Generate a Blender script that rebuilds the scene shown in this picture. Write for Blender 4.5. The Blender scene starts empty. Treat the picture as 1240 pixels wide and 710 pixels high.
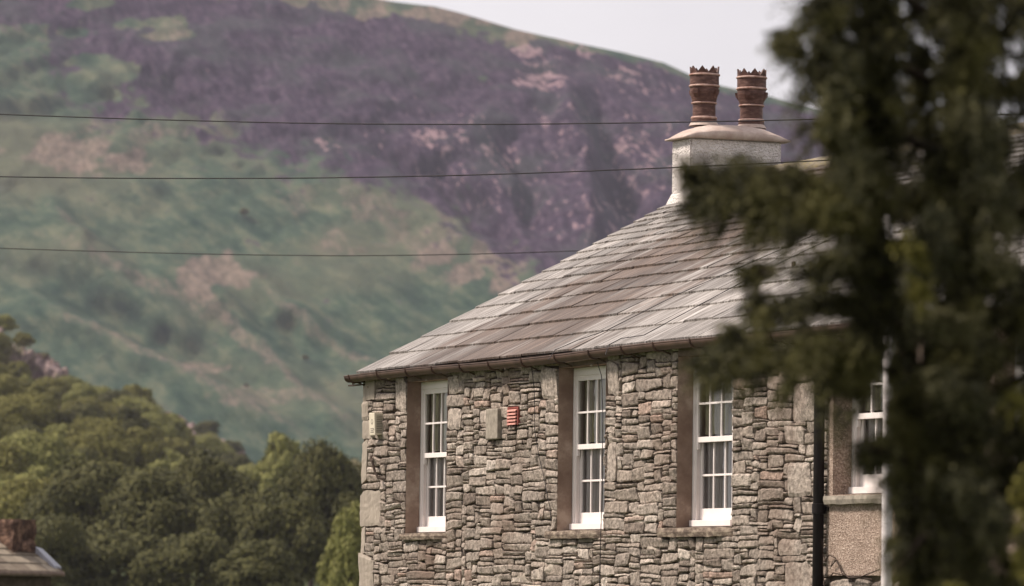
import bpy, bmesh, math, random
import numpy as np
from mathutils import Vector, Matrix, noise as mn

scene = bpy.context.scene
C = scene.collection
random.seed(7); rng = np.random.default_rng(7)
FAST = False

# ------------------------------------------------------------------ camera
YAW, PITCH, ROLL = 0.39691277, 0.06109472, 0.01381557
CAM = Vector((54.17362, -20.82959, 0.0))
FPX = 6000.0
_fh = Vector((-math.cos(YAW), math.sin(YAW), 0)); _up = Vector((0, 0, 1))
FWD = (_fh * math.cos(PITCH) + _up * math.sin(PITCH)).normalized()
_r = FWD.cross(_up).normalized(); _d = -(_r.cross(FWD))
RIGHT = _r * math.cos(ROLL) - _d * math.sin(ROLL)
DOWN = _r * math.sin(ROLL) + _d * math.cos(ROLL)
cam_d = bpy.data.cameras.new('camera'); cam = bpy.data.objects.new('camera', cam_d); C.objects.link(cam)
M = Matrix((RIGHT, -DOWN, -FWD)).transposed().to_4x4(); M.translation = CAM
cam.matrix_world = M
cam_d.sensor_width = 36.0; cam_d.lens = FPX / 1240 * 36.0
cam_d.clip_start = 0.5; cam_d.clip_end = 20000
cam_d.dof.use_dof = True; cam_d.dof.focus_distance = 54.0; cam_d.dof.aperture_fstop = 3.5
scene.camera = cam

# ------------------------------------------------------------------ world, sun, exposure
SUN_EL, SUN_AZ = math.radians(50), math.radians(208)      # azimuth clockwise from +Y
w = bpy.data.worlds.new('World'); scene.world = w; w.use_nodes = True
nt = w.node_tree; nt.nodes.clear()
out = nt.nodes.new('ShaderNodeOutputWorld'); bg = nt.nodes.new('ShaderNodeBackground')
sky = nt.nodes.new('ShaderNodeTexSky'); sky.sky_type = 'NISHITA'; sky.sun_disc = False
sky.sun_elevation = SUN_EL; sky.sun_rotation = SUN_AZ; sky.air_density = 1.0; sky.dust_density = 3.0
tc = nt.nodes.new('ShaderNodeTexCoord'); no = nt.nodes.new('ShaderNodeTexNoise')
mp = nt.nodes.new('ShaderNodeMapping'); mp.inputs['Scale'].default_value = (3, 3, 9)
no.inputs['Scale'].default_value = 2.2; no.inputs['Detail'].default_value = 5
cr = nt.nodes.new('ShaderNodeValToRGB')                      # overcast cloud brightness
cr.color_ramp.elements[0].position = .3; cr.color_ramp.elements[0].color = (7.0, 6.65, 6.85, 1)
cr.color_ramp.elements[1].position = .75; cr.color_ramp.elements[1].color = (8.6, 8.2, 8.35, 1)
mx = nt.nodes.new('ShaderNodeMix'); mx.data_type = 'RGBA'; mx.inputs[0].default_value = .9
nt.links.new(tc.outputs['Generated'], mp.inputs[0]); nt.links.new(mp.outputs[0], no.inputs['Vector'])
nt.links.new(no.outputs['Fac'], cr.inputs[0])
nt.links.new(sky.outputs[0], mx.inputs[6]); nt.links.new(cr.outputs[0], mx.inputs[7])
nt.links.new(mx.outputs[2], bg.inputs[0]); bg.inputs[1].default_value = 0.085
nt.links.new(bg.outputs[0], out.inputs[0])
sd = bpy.data.lights.new('sun', 'SUN'); sd.energy = 4.2; sd.angle = math.radians(11); sd.color = (1, .89, .78)
so = bpy.data.objects.new('sun', sd); C.objects.link(so)
sdir = Vector((math.sin(SUN_AZ) * math.cos(SUN_EL), math.cos(SUN_AZ) * math.cos(SUN_EL), math.sin(SUN_EL)))
so.rotation_euler = (-sdir).to_track_quat('-Z', 'Y').to_euler()
so.location = (0, -20, 60)
vs = scene.view_settings
vs.view_transform = 'Standard'; vs.look = 'None'; vs.gamma = 1; vs.exposure = 0.5; vs.use_curve_mapping = False
cy = scene.cycles
cy.use_denoising = True; cy.max_bounces = 6; cy.diffuse_bounces = 3; cy.glossy_bounces = 2
cy.transmission_bounces = 4; cy.transparent_max_bounces = 8; cy.volume_bounces = 0; cy.caustics_reflective = False; cy.caustics_refractive = False

# ------------------------------------------------------------------ camera-frame helpers (give real world points)
def ray(px, py):
    v = RIGHT * ((px - 620) / FPX) + DOWN * ((py - 355) / FPX) + FWD
    return v
def at(px, py, depth):                      # world point seen at a pixel at a depth in metres
    return CAM + ray(px, py) * depth
FH = Vector((-math.cos(YAW), math.sin(YAW), 0)); SH = Vector((FH.y, -FH.x, 0))   # horizontal forward / right
def st(s, t, z=0.0):
    p = CAM + SH * s + FH * t; return Vector((p.x, p.y, z))
def px_of(P):
    v = Vector(P) - CAM; d = v.dot(FWD)
    return 620 + FPX * v.dot(RIGHT) / d, 355 + FPX * v.dot(DOWN) / d

# ------------------------------------------------------------------ object helpers
def link(o, parent=None):
    C.objects.link(o)
    if parent is not None:
        o.parent = parent
        o.location = -wloc(parent)
    return o
def wloc(o):
    v = Vector((0, 0, 0))
    while o is not None:
        v = v + o.location; o = o.parent
    return v
def tag(o, label=None, cat=None, group=None, kind=None):
    if label: o['label'] = label
    if cat: o['category'] = cat
    if group: o['group'] = group
    if kind: o['kind'] = kind
    return o
def empty(name, loc, label, cat, group=None):
    o = bpy.data.objects.new(name, None); o.location = loc; C.objects.link(o)
    o.empty_display_size = .2
    return tag(o, label, cat, group)
def mesh(name, V, F, m, parent=None, smooth=False):
    me = bpy.data.meshes.new(name)
    me.from_pydata([tuple(v) for v in V], [], [tuple(f) for f in F]); me.update()
    if smooth: me.polygons.foreach_set('use_smooth', [True] * len(me.polygons))
    if m: me.materials.append(m)
    return link(bpy.data.objects.new(name, me), parent)
class MB:
    def __init__(s): s.V = []; s.F = []
    def add(s, V, F):
        n = len(s.V); s.V += [Vector(v) for v in V]; s.F += [tuple(i + n for i in f) for f in F]
    def box(s, x0, x1, y0, y1, z0, z1):
        s.add([(x0,y0,z0),(x1,y0,z0),(x1,y1,z0),(x0,y1,z0),(x0,y0,z1),(x1,y0,z1),(x1,y1,z1),(x0,y1,z1)],
              [(0,3,2,1),(4,5,6,7),(0,1,5,4),(1,2,6,5),(2,3,7,6),(3,0,4,7)])
    def quad(s, a, b, c, d): s.add([a, b, c, d], [(0, 1, 2, 3)])
    def tube(s, pts, r, n=8, caps=True):
        pts = [Vector(p) for p in pts]
        rr = r if isinstance(r, (list, tuple)) else [r] * len(pts)
        base = len(s.V); prev = None
        for i, p in enumerate(pts):
            t = (pts[min(i+1, len(pts)-1)] - pts[max(i-1, 0)]).normalized()
            if prev is None:
                a = t.cross(Vector((0, 0, 1)));
                if a.length < .1: a = t.cross(Vector((1, 0, 0)))
                a.normalize()
            else:
                a = (prev - t * prev.dot(t)).normalized()
            prev = a; b = t.cross(a)
            for k in range(n):
                g = 2*math.pi*k/n
                s.V.append(p + (a*math.cos(g) + b*math.sin(g))*rr[i])
        for i in range(len(pts)-1):
            for k in range(n):
                k2 = (k+1) % n
                s.F.append((base+i*n+k, base+i*n+k2, base+(i+1)*n+k2, base+(i+1)*n+k))
        if caps:
            s.F.append(tuple(base+k for k in reversed(range(n)))); e = base+(len(pts)-1)*n
            s.F.append(tuple(e+k for k in range(n)))
    def lathe(s, c, prof, n=32):
        c = Vector(c); base = len(s.V)
        for r, z in prof:
            for k in range(n):
                g = 2*math.pi*k/n; s.V.append(c + Vector((r*math.cos(g), r*math.sin(g), z)))
        for i in range(len(prof)-1):
            for k in range(n):
                k2 = (k+1) % n; s.F.append((base+i*n+k, base+i*n+k2, base+(i+1)*n+k2, base+(i+1)*n+k))
    def build(s, name, m, parent=None, smooth=False):
        return mesh(name, s.V, s.F, m, parent, smooth)
def bevel(o, wd=.004, seg=2):
    b = o.modifiers.new('bevel', 'BEVEL'); b.width = wd; b.segments = seg; b.limit_method = 'ANGLE'; return o

# ------------------------------------------------------------------ materials
class MT:
    """small wrapper to wire a Principled material"""
    def __init__(s, name, rough=.8, spec=.3):
        s.m = bpy.data.materials.new(name); s.m.use_nodes = True; s.t = s.m.node_tree
        s.b = s.t.nodes['Principled BSDF']; s.b.inputs['Roughness'].default_value = rough
        s.b.inputs['Specular IOR Level'].default_value = spec
        s.co = s.n('ShaderNodeTexCoord')
    def n(s, t, **k):
        x = s.t.nodes.new(t)
        for a, b in k.items(): setattr(x, a, b)
        return x
    def l(s, a, b): s.t.links.new(a, b)
    def map(s, scale, rot=(0, 0, 0), src=None):
        m = s.n('ShaderNodeMapping'); m.inputs['Scale'].default_value = scale; m.inputs['Rotation'].default_value = rot
        s.l(src or s.co.outputs['Object'], m.inputs[0]); return m.outputs[0]
    def noise(s, scale, detail=4, rough=.55, vec=None, dist=0):
        x = s.n('ShaderNodeTexNoise'); x.inputs['Scale'].default_value = scale; x.inputs['Detail'].default_value = detail
        x.inputs['Roughness'].default_value = rough; x.inputs['Distortion'].default_value = dist
        s.l(vec or s.co.outputs['Object'], x.inputs['Vector']); return x.outputs['Fac']
    def ramp(s, fac, stops, interp='LINEAR'):
        r = s.n('ShaderNodeValToRGB'); e = r.color_ramp.elements; r.color_ramp.interpolation = interp
        while len(e) < len(stops): e.new(.5)
        for i, (p, c) in enumerate(stops):
            e[i].position = p; e[i].color = (c, c, c, 1) if isinstance(c, (int, float)) else (*c, 1)
        s.l(fac, r.inputs[0]); return r.outputs[0]
    def mix(s, fac, a, b, mode='MIX'):
        m = s.n('ShaderNodeMix', data_type='RGBA', blend_type=mode)
        for i, v in ((0, fac), (6, a), (7, b)):
            if isinstance(v, (int, float)): m.inputs[i].default_value = v
            elif isinstance(v, tuple): m.inputs[i].default_value = (*v, 1)
            else: s.l(v, m.inputs[i])
        return m.outputs[2]
    def math(s, op, a, b=None, clamp=False):
        m = s.n('ShaderNodeMath', operation=op, use_clamp=clamp)
        for i, v in ((0, a), (1, b)):
            if v is None: continue
            if isinstance(v, (int, float)): m.inputs[i].default_value = v
            else: s.l(v, m.inputs[i])
        return m.outputs[0]
    def island(s): return s.n('ShaderNodeNewGeometry').outputs['Random Per Island']
    def attr(s, name): return s.n('ShaderNodeAttribute', attribute_name=name).outputs['Fac']
    def color(s, c):
        if isinstance(c, tuple): s.b.inputs['Base Color'].default_value = (*c, 1)
        else: s.l(c, s.b.inputs['Base Color'])
    def bump(s, h, strength=.5, dist=.01):
        b = s.n('ShaderNodeBump'); b.inputs['Strength'].default_value = strength; b.inputs['Distance'].default_value = dist
        s.l(h, b.inputs['Height']); s.l(b.outputs[0], s.b.inputs['Normal'])

def plain(name, col, rough=.6, spec=.4, var=.25, scale=8, bump=.2, bd=.004, vec=None):
    k = MT(name, rough, spec); f = k.noise(scale, 5)
    lo = tuple(c*(1-var) for c in col); hi = tuple(min(1, c*(1+var)) for c in col)
    k.color(k.ramp(f, [(.3, lo), (.7, hi)])); k.bump(k.noise(scale*6, 4), bump, bd); return k.m

# stone facing: each stone its own tone, mottled, with rusty and pale stains across the wall
k = MT('rubble_stone', .9, .2)
tone = k.ramp(k.island(), [(0, (.19,.150,.125)), (.2, (.34,.284,.24)), (.4, (.27,.226,.193)), (.6, (.42,.355,.305)), (.8, (.34,.28,.235)), (.93, (.53,.46,.40)), (1, (.38,.27,.22))])
mott = k.ramp(k.noise(22, 7, .7), [(.36, .45), (.5, .97), (.62, 1.45)])
c = k.mix(1, tone, mott, 'MULTIPLY')
grain = k.ramp(k.noise(3.2, 5, .6, k.map((14, 14, 55))), [(.3, .8), (.7, 1.15)])
c = k.mix(.7, c, grain, 'MULTIPLY')
stain = k.ramp(k.noise(.75, 4, .6), [(.52, 0.), (.68, .65)])
c = k.mix(stain, c, (.21, .145, .112))
pale = k.ramp(k.noise(4.5, 6, .75), [(.63, 0.), (.72, .6)])
c = k.mix(pale, c, (.43, .385, .335))
k.color(c); k.bump(k.noise(40, 8, .8), 1.0, .022); STONE = k.m
k = MT('quoin_stone', .9, .2)
c = k.mix(1, k.ramp(k.island(), [(0, (.30,.255,.212)), (.5, (.35,.30,.25)), (1, (.26,.215,.175))]), k.ramp(k.noise(4, 7, .7, k.map((3, 3, 1))), [(.3, .72), (.7, 1.2)]), 'MULTIPLY')
k.color(c); k.bump(k.noise(60, 8, .75), .5, .006); QUOIN = k.m
MORTAR = plain('dark_mortar', (.085, .066, .052), .95, .1, .4, 5, .8, .02)
k = MT('pale_lime_mortar', .95, .1); k.color(k.ramp(k.noise(20, 6), [(.3, (.30,.255,.21)), (.7, (.46,.40,.34))])); k.bump(k.noise(60, 6), .8, .01); LIME = k.m
k = MT('brown_reveal_render', .9, .2)
c = k.ramp(k.noise(2.5, 6, .65), [(.38, (.19,.128,.098)), (.52, (.26,.185,.145)), (.64, (.40,.31,.25))]); k.color(c); k.bump(k.noise(90, 5), .5, .004); REVEAL = k.m
k = MT('pebble_dash_tan', .95, .15)
v = k.n('ShaderNodeTexVoronoi'); v.inputs['Scale'].default_value = 75; k.l(k.co.outputs['Object'], v.inputs['Vector'])
c = k.mix(1, k.ramp(v.outputs['Color'], [(0, (.16,.108,.082)), (.5, (.34,.255,.205)), (1, (.56,.45,.38))]), k.ramp(k.noise(2, 5), [(.3, .8), (.7, 1.1)]), 'MULTIPLY')
k.color(c); k.bump(v.outputs['Distance'], .9, .012); PEBBLE = k.m
k = MT('white_roughcast', .9, .2)
v = k.n('ShaderNodeTexVoronoi', feature='SMOOTH_F1'); v.inputs['Scale'].default_value = 48; k.l(k.co.outputs['Object'], v.inputs['Vector'])
c = k.ramp(k.noise(5, 6, .7), [(.3, (.56,.51,.49)), (.7, (.72,.67,.65))])
c = k.mix(k.ramp(k.noise(60, 3, .6), [(.58, 0.), (.72, .55)]), c, (.30, .25, .23))
c = k.mix(k.ramp(k.noise(2.2, 6, .7, k.map((3.5, 3.5, .6))), [(.52, 0.), (.70, .30)]), c, (.36, .31, .275))
k.color(c); k.bump(v.outputs['Distance'], 1.0, .03); ROUGHCAST = k.m
k = MT('weathered_cement_cap', .85, .3)
c = k.ramp(k.noise(6, 7, .7), [(.3, (.36,.265,.23)), (.55, (.47,.375,.33)), (.75, (.60,.52,.47))]); k.color(c); k.bump(k.noise(40, 6), .4, .008); CEMENT = k.m
k = MT('terracotta_pot', .6, .35)
c = k.ramp(k.noise(9, 6, .65, k.map((1, 1, 3))), [(.3, (.05,.022,.017)), (.5, (.088,.040,.031)), (.7, (.18,.10,.082))]); k.color(c); k.bump(k.noise(60, 5), .3, .003); POT = k.m
k = MT('pot_ring_pale', .6, .35); k.color(k.ramp(k.noise(14, 5), [(.3, (.26,.13,.10)), (.7, (.50,.36,.31))])); POTRING = k.m
# slate: streaked along the slope (Y,Z), tone per slate, brown algae zone and pale weathering
k = MT('roof_slate', .62, .45)
tone = k.ramp(k.island(), [(0, .72), (.5, 1.0), (1, 1.28)])
strk = k.ramp(k.noise(1, 6, .7, k.map((34, 1.6, 1.6))), [(.38, (.08,.066,.057)), (.5, (.195,.173,.158)), (.62, (.42,.392,.372))])
c = k.mix(1, strk, tone, 'MULTIPLY')
sx = k.n('ShaderNodeSeparateXYZ'); k.l(k.co.outputs['Object'], sx.inputs[0])
band = k.math('ABSOLUTE', k.math('MULTIPLY', k.math('SUBTRACT', sx.outputs[0], 4.0), .50))
zin = k.math('ADD', k.math('SUBTRACT', .72, k.math('MULTIPLY', band, .24)), k.math('MULTIPLY', k.math('SUBTRACT', k.noise(1., 5, .7, k.map((2.2, .5, .5), (0, 0, .0)), .4), .5), 1.3))
zone = k.ramp(zin, [(.38, 0.), (.60, .92)])
c = k.mix(zone, c, k.mix(1, k.mix(1, (.40,.29,.23), strk, 'MULTIPLY'), tone, 'MULTIPLY'))
fine = k.ramp(k.noise(3, 5, .8, k.map((60, 4, 4))), [(.3, .75), (.7, 1.18)])
c = k.mix(.8, c, fine, 'MULTIPLY')
spots = k.ramp(k.noise(28, 4, .6), [(.66, 0.), (.74, .5)]); c = k.mix(spots, c, (.46,.42,.38))
k.color(c); k.bump(k.noise(2, 6, .7, k.map((45, 3, 3))), .5, .01); SLATE = k.m
k = MT('ridge_stone_lichen', .9, .2)
c = k.mix(k.ramp(k.noise(14, 6, .7), [(.45, 0.), (.6, .9)]), (.22,.19,.155), (.28,.23,.12)); k.color(c); k.bump(k.noise(30, 6), .6, .01); RIDGE = k.m
GUTTER = plain('gutter_brown_paint', (.085, .052, .040), .55, .25, .35, 6, .15, .003)
PIPE = plain('black_pipe', (.012, .009, .009), .5, .15, .2, 6, .1, .002)
WHITE = plain('white_window_paint', (.80, .735, .71), .4, .5, .06, 5, .06, .002)
SILLM = None
k = MT('sill_slate_rusty', .85, .25); k.color(k.ramp(k.noise(9, 7, .7, k.map((1, 1, 2.5))), [(.38, (.085,.062,.050)), (.5, (.17,.128,.10)), (.62, (.34,.275,.215))])); k.bump(k.noise(50, 6), .6, .008); SILLM = k.m
SILLG = plain('sill_grey_stone', (.27, .235, .195), .9, .2, .35, 14, .6, .008)
TIMBER = plain('brown_lintel', (.16, .115, .09), .85, .2, .3, 8, .4, .004)
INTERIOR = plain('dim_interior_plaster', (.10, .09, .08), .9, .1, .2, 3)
k = MT('net_curtain_grey', .9, .1); k.color(k.ramp(k.noise(3, 3, .5, k.map((9, 1, .3))), [(.35, (.55,.50,.50)), (.65, (.90,.85,.84))])); NET = k.m
k = MT('olive_curtain', .9, .1); k.color(k.ramp(k.noise(3, 3, .5, k.map((8, 1, .2))), [(.42, (.50,.45,.40)), (.52, (.62,.60,.34)), (.62, (.68,.62,.56))])); OLIVE = k.m
g = bpy.data.materials.new('window_glass'); g.use_nodes = True; t = g.node_tree; t.nodes.clear()
o_ = t.nodes.new('ShaderNodeOutputMaterial'); m_ = t.nodes.new('ShaderNodeMixShader'); tr = t.nodes.new('ShaderNodeBsdfTransparent')
gl = t.nodes.new('ShaderNodeBsdfGlossy'); gl.inputs['Roughness'].default_value = .03; fr = t.nodes.new('ShaderNodeFresnel'); fr.inputs[0].default_value = 1.75
bn = t.nodes.new('ShaderNodeTexNoise'); bn.inputs['Scale'].default_value = 3; bu = t.nodes.new('ShaderNodeBump'); bu.inputs['Strength'].default_value = .15; bu.inputs['Distance'].default_value = .02
t.links.new(bn.outputs[0], bu.inputs['Height']); t.links.new(bu.outputs[0], gl.inputs['Normal'])
tr.inputs[0].default_value = (.97, .97, .96, 1); gl.inputs[0].default_value = (.8, .8, .8, 1)
t.links.new(fr.outputs[0], m_.inputs[0]); t.links.new(tr.outputs[0], m_.inputs[1]); t.links.new(gl.outputs[0], m_.inputs[2]); t.links.new(m_.outputs[0], o_.inputs[0]); GLASS = g
TERRA = plain('terracotta_vent', (.20, .055, .045), .8, .2, .3, 20); TERRA2 = plain('terracotta_louvre', (.62, .30, .25), .7, .3, .25, 20)
ALARM = plain('cream_plastic', (.60, .53, .42), .5, .4, .12, 10, .05)
MARK = plain('grey_print', (.22, .19, .16), .7, .2)
CABLEM = plain('black_cable', (.022, .018, .02), .7, .3)
IRON = plain('rusty_iron', (.045, .028, .02), .8, .3, .4, 30)
LEAD = plain('lead_sheet', (.30, .30, .34), .6, .4, .15, 4)

# ------------------------------------------------------------------ ground
k = MT('meadow', .95, .1); k.color(k.ramp(k.noise(.02, 8, .65), [(.3, (.045,.065,.028)), (.7, (.085,.10,.045))])); GRASSM = k.m
gr = mesh('ground', [(-9000, -9000, -6.0), (9000, -9000, -6.0), (9000, 9000, -6.0), (-9000, 9000, -6.0)], [(0, 1, 2, 3)], GRASSM); tag(gr, kind='structure')
# knoll: the bank between viewpoint and house
N = 60; V = []; F = []
for j in range(N+1):
    for i in range(N+1):
        s = -40 + 80*i/N; t_ = -25 + 95*j/N
        h = -1.7 - 3.2*max(0, min(1, (t_-8)/40.))**1.3
        e = max(abs(s)/40, abs(t_-22.5)/47.5); h = h*(1) - 3.5*max(0, e-.85)/.15
        p = st(s, t_, h + .12*mn.noise(Vector((s*.3, t_*.3, 0)))); V.append(p)
for j in range(N):
    for i in range(N):
        a = j*(N+1)+i; F.append((a, a+1, a+N+2, a+N+1))
bank = mesh('grass_bank', V, F, GRASSM, smooth=True); tag(bank, kind='structure')

# ------------------------------------------------------------------ the fell behind (world heightfield)
def smooth(a, b, x):
    x = max(0., min(1., (x-a)/(b-a))); return x*x*(3-2*x)
def interp(x, pts):
    if x <= pts[0][0]: return pts[0][1]
    for (a, b), (c_, d) in zip(pts, pts[1:]):
        if x <= c_: return b + (d-b)*(x-a)/(c_-a)
    return pts[-1][1]
T0, T1 = 2000., 2620.
SPURS = [  # crest (+) and gully (-) lines seen on the fell, (amount, width, points)
 (10, 20, [(-80,250),(60,300),(160,345),(260,385),(340,450),(430,530),(520,600)]), (-9, 14, [(100,320),(220,370),(300,420),(380,470),(470,510)]),
 (8, 16, [(-60,350),(60,385),(180,440),(300,500),(440,570)]), (-6, 13, [(-60,310),(60,350),(150,400),(280,450),(420,545)]),
 (7, 12, [(230,300),(330,370),(400,420),(520,480)]), (-6, 12, [(250,350),(330,400),(410,430),(500,450)]), (4, 12, [(40,240),(100,290),(125,320)]), (-4, 12, [(60,250),(140,300),(200,345)]),
 (-12, 12, [(700,100),(725,150),(745,210),(790,290)]), (9, 16, [(660,90),(690,150),(710,210),(730,290)]), (-9, 10, [(520,210),(590,265),(640,300)]), (-8, 10, [(600,150),(640,210),(650,290)]),
 (8, 12, [(800,110),(830,170),(850,260)]), (-8, 10, [(440,170),(520,200),(580,240)]), (-7,9,[(130,60),(210,110),(280,150)])]
def spur_h(px, py):
    h = 0; crest = 0
    for amt, wd, P in SPURS:
        xs_ = [p[0] for p in P]
        if px < min(xs_)-50 or px > max(xs_)+50: continue
        best = 1e9
        for (a, b), (c_, d) in zip(P, P[1:]):
            L = (c_-a)**2+(d-b)**2; f = max(0, min(1, ((px-a)*(c_-a)+(py-b)*(d-b))/L)); q = (px-a-f*(c_-a))**2+(py-b-f*(d-b))**2; best = min(best, q)
        if xs_[-1]-xs_[0] > 60: fr_ = (px-xs_[0])/(xs_[-1]-xs_[0]); tp = smooth(-.02, .45, fr_)*smooth(-.02, .3, 1-fr_)
        else: ys_ = [p[1] for p in P]; fr_ = (py-ys_[0])/(ys_[-1]-ys_[0]); tp = smooth(-.05, .4, fr_)*smooth(-.05, .3, 1-fr_)
        g = math.exp(-best/(2*wd*wd))*tp; h += amt*g
        if amt > 0: crest = max(crest, tp*math.exp(-best/(2*(wd*.45)**2)))
    return h, crest
def elev(px, py): v = ray(px, py); return v.z / math.hypot(v.x, v.y)
def s_of(px, t): v = ray(px, 355); hv = Vector((v.x, v.y, 0)); return t * hv.dot(SH)/hv.dot(FH)
RIDGE_PX = [(-500,-260),(-200,-150),(100,-78),(300,-32),(430,-8),(470,0),(520,6),(560,16),(620,34),(700,52),(750,62),(800,74),(840,92),(870,102),(920,112),(975,126),(1060,150),(1240,215),(1500,330),(1800,430)]
crest = [(s_of(a, T1), elev(a, b)*T1) for a, b in RIDGE_PX]
def fell_cover(P):
    """land cover by place: heather amount, bare tan amount, rock amount"""
    x, y = px_of(P)
    b = interp(x, [(-200,40),(0,35),(40,75),(100,118),(170,135),(230,150),(300,178),(400,205),(480,235),(560,275),(620,315),(700,400),(1000,450)])
    n = 26*mn.noise(Vector((x/38., y/26., 1.3))) + 16*mn.noise(Vector((x/15., y/11., 4.)))
    h = 1 - smooth(-60, 60, y - b + n)
    rc = interp(x, [(a, b_) for a, b_ in RIDGE_PX])
    h *= smooth(2, 16, (y - rc) + .45*n*(1 if x < 640 else .3) - (14 if x < 640 else 0) )
    if x < 60 and 30 < y < 140: h *= .25
    for cx, cy_, rx, ry in ((95,40,26,6),(170,28,60,8),(205,42,30,6),(120,5,30,9),(120,95,45,26),(585,95,6,3)):
        d = ((x-cx)/rx)**2 + ((y-cy_)/ry)**2
        if d < 1.6: h *= smooth(.5, 1.5, d + .06*n)
    tan = 0
    for cx, cy_, rx, ry, a in ((100,185,90,26,.8),(260,335,55,30,.85),(500,275,120,45,.5),(610,320,110,30,.8),(430,240,90,30,.45),(250,445,60,10,.7),(330,480,70,12,.5),(700,300,120,50,.6),(180,160,120,15,.5),(60,30,70,20,.4),(540,22,110,16,.9),(400,-5,120,22,.6),(640,45,60,12,.8),(150,40,90,20,.5)):
        d = ((x-cx)/rx)**2 + ((y-cy_)/ry)**2
        tan = max(tan, a*(1-smooth(.2, 1.3, d + .05*n)))
    rock = 0
    for cx, cy_, rx, ry, a in ((640,62,28,11,1.),(655,98,44,14,1),(760,90,40,14,.8),(770,200,40,60,.75),(600,190,40,30,.75),(820,190,40,60,.7),(740,270,60,40,.7),(560,150,50,20,.6),(680,150,50,40,.65),(450,175,60,25,.55),(650,85,30,30,.7),(708,62,14,14,.9),(690,90,90,40,.5),(540,170,50,26,.7),(560,200,80,50,.55),(640,240,110,60,.55),(720,180,70,60,.55),(800,130,70,50,.5),(790,100,60,25,.6),(860,150,60,60,.5),(520,165,25,15,.9),(390,172,14,8,1.),(410,182,22,10,.8),(490,140,60,30,.5),(250,85,20,6,.6),(700,250,80,60,.5)):
        d = ((x-cx)/rx)**2 + ((y-cy_)/ry)**2
        rock = max(rock, a*(1-smooth(.3, 1.3, d)))
    return h, tan, rock
NS, NU = 340, 210; V = []; F = []; att = {'heather': [], 'tan': [], 'rocky': []}; co_ = []
for j in range(NU+1):
    u = j/NU
    for i in range(NS+1):
        s = -330 + 640*i/NS
        if u <= .86:
            q = u/.86; t_ = T0 + (T1-T0)*q; H = interp(s, crest); z = 12 + (H-12)*(q**1.04)
            env = math.sin(math.pi*min(1, q*1.0))**.6 if q < 1 else 0
            # spurs running down to the right
            a = (s*.62 + z*1.0)
            f = Vector((a/46., (s*.6 - z*.3)/210., 3.7))
            rid = 1 - abs(mn.noise(f))*2.2
            f2 = Vector((a/17., (s*.6-z*.3)/90., 9.))
            rid2 = 1 - abs(mn.noise(f2))*2.2
            rough = mn.fractal(Vector((s/30., z/22., t_/60.)), 1.0, 2.1, 6)
            low = 1 - smooth(.45, .75, q)
            ln = Vector((s/14., z/14., 0)); pq = px_of(st(s, t_, z)); sh, crs = spur_h(pq[0] + 9*mn.noise(ln), pq[1] + 9*mn.noise(ln+Vector((7, 7, 7))))
            disp = env*sh*2.1 + env*((3.5*rid + 2.5*rid2)*(.35+.65*low) + (3.5+8*(1-low))*rough)
            p = st(s, t_ - disp, z + disp*.35)
            att_ = fell_cover(p); att_ = (att_[0], max(att_[1], crs*.55*low), att_[2])
        else:
            q = (u-.86)/.14; H = interp(s, crest); p = st(s, T1 + 500*q, H + 6*math.sin(math.pi*min(1,q*2))*0 - 160*q*q); att_ = (.0, .8, 0)
        V.append(p); co_.append((s, z*1.0, t_))
        for n_, v_ in zip(att, att_): att[n_].append(v_)
for j in range(NU):
    for i in range(NS):
        a = j*(NS+1)+i; F.append((a, a+1, a+NS+2, a+NS+1))
k = MT('fell_heather_grass', .95, .05)
P = k.n('ShaderNodeAttribute', attribute_name='fellco').outputs['Vector']
diag = k.map((.05, .14, .02), src=k.map((1, 1, 1), (0, 0, math.radians(36)), P)); steep = k.map((.07, .16, .02), src=k.map((1, 1, 1), (0, 0, math.radians(58)), P))
dn = k.noise(1, 8, .68, diag); dn2 = k.noise(2.3, 7, .7, steep)
n1 = k.math('ADD', k.math('MULTIPLY', dn, .6), k.math('MULTIPLY', k.noise(.06, 9, .72), .4)); n2 = k.math('ADD', k.math('MULTIPLY', dn2, .6), k.math('MULTIPLY', k.noise(.14, 8, .72), .4)); n3 = k.noise(.012, 5, .5)
green = k.ramp(n1, [(.40, (.018,.041,.029)), (.5, (.046,.074,.048)), (.61, (.112,.125,.079))])
green = k.mix(k.ramp(n3, [(.45, 0.), (.65, .55)]), green, (.13,.125,.08))
tan = k.ramp(n2, [(.42, (.10,.08,.065)), (.58, (.23,.17,.14))])
h_in = k.math('ADD', k.attr('heather'), k.math('MULTIPLY', k.math('SUBTRACT', k.math('ADD', k.math('MULTIPLY', dn, .5), k.math('MULTIPLY', k.noise(.07, 10, .75), .5)), .5), 4.2))
hm = k.ramp(h_in, [(.36, 0.), (.63, 1.)])
t_in = k.math('ADD', k.attr('tan'), k.math('MULTIPLY', k.math('SUBTRACT', n2, .5), 1.3)); tm = k.ramp(t_in, [(.3, 0.), (.75, .8)])
heather = k.ramp(n2, [(.42, (.020,.0125,.025)), (.5, (.039,.025,.044)), (.60, (.082,.057,.081))])
heather = k.mix(k.ramp(k.noise(.03, 6, .6), [(.48, 0.), (.62, .55)]), heather, (.042,.050,.048))
c = k.mix(tm, green, tan); c = k.mix(hm, c, heather)
r_in = k.math('ADD', k.attr('rocky'), k.math('MULTIPLY', k.math('SUBTRACT', k.math('ADD', k.math('MULTIPLY', dn2, .5), k.math('MULTIPLY', k.noise(.16, 7, .7), .5)), .5), 4.5)); rm = k.ramp(r_in, [(.84, 0.), (1.15, .7)])
c = k.mix(rm, c, (.30,.20,.21))
sc_ = k.ramp(k.noise(.35, 3, .5), [(.73, 0.), (.78, .7)]); c = k.mix(sc_, c, (.035,.045,.035))
k.color(c); k.bump(k.noise(.25, 7, .7), .8, 2.5); FELL = k.m
fell = mesh('hillside', V, F, FELL, smooth=True); tag(fell, kind='structure')
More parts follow.
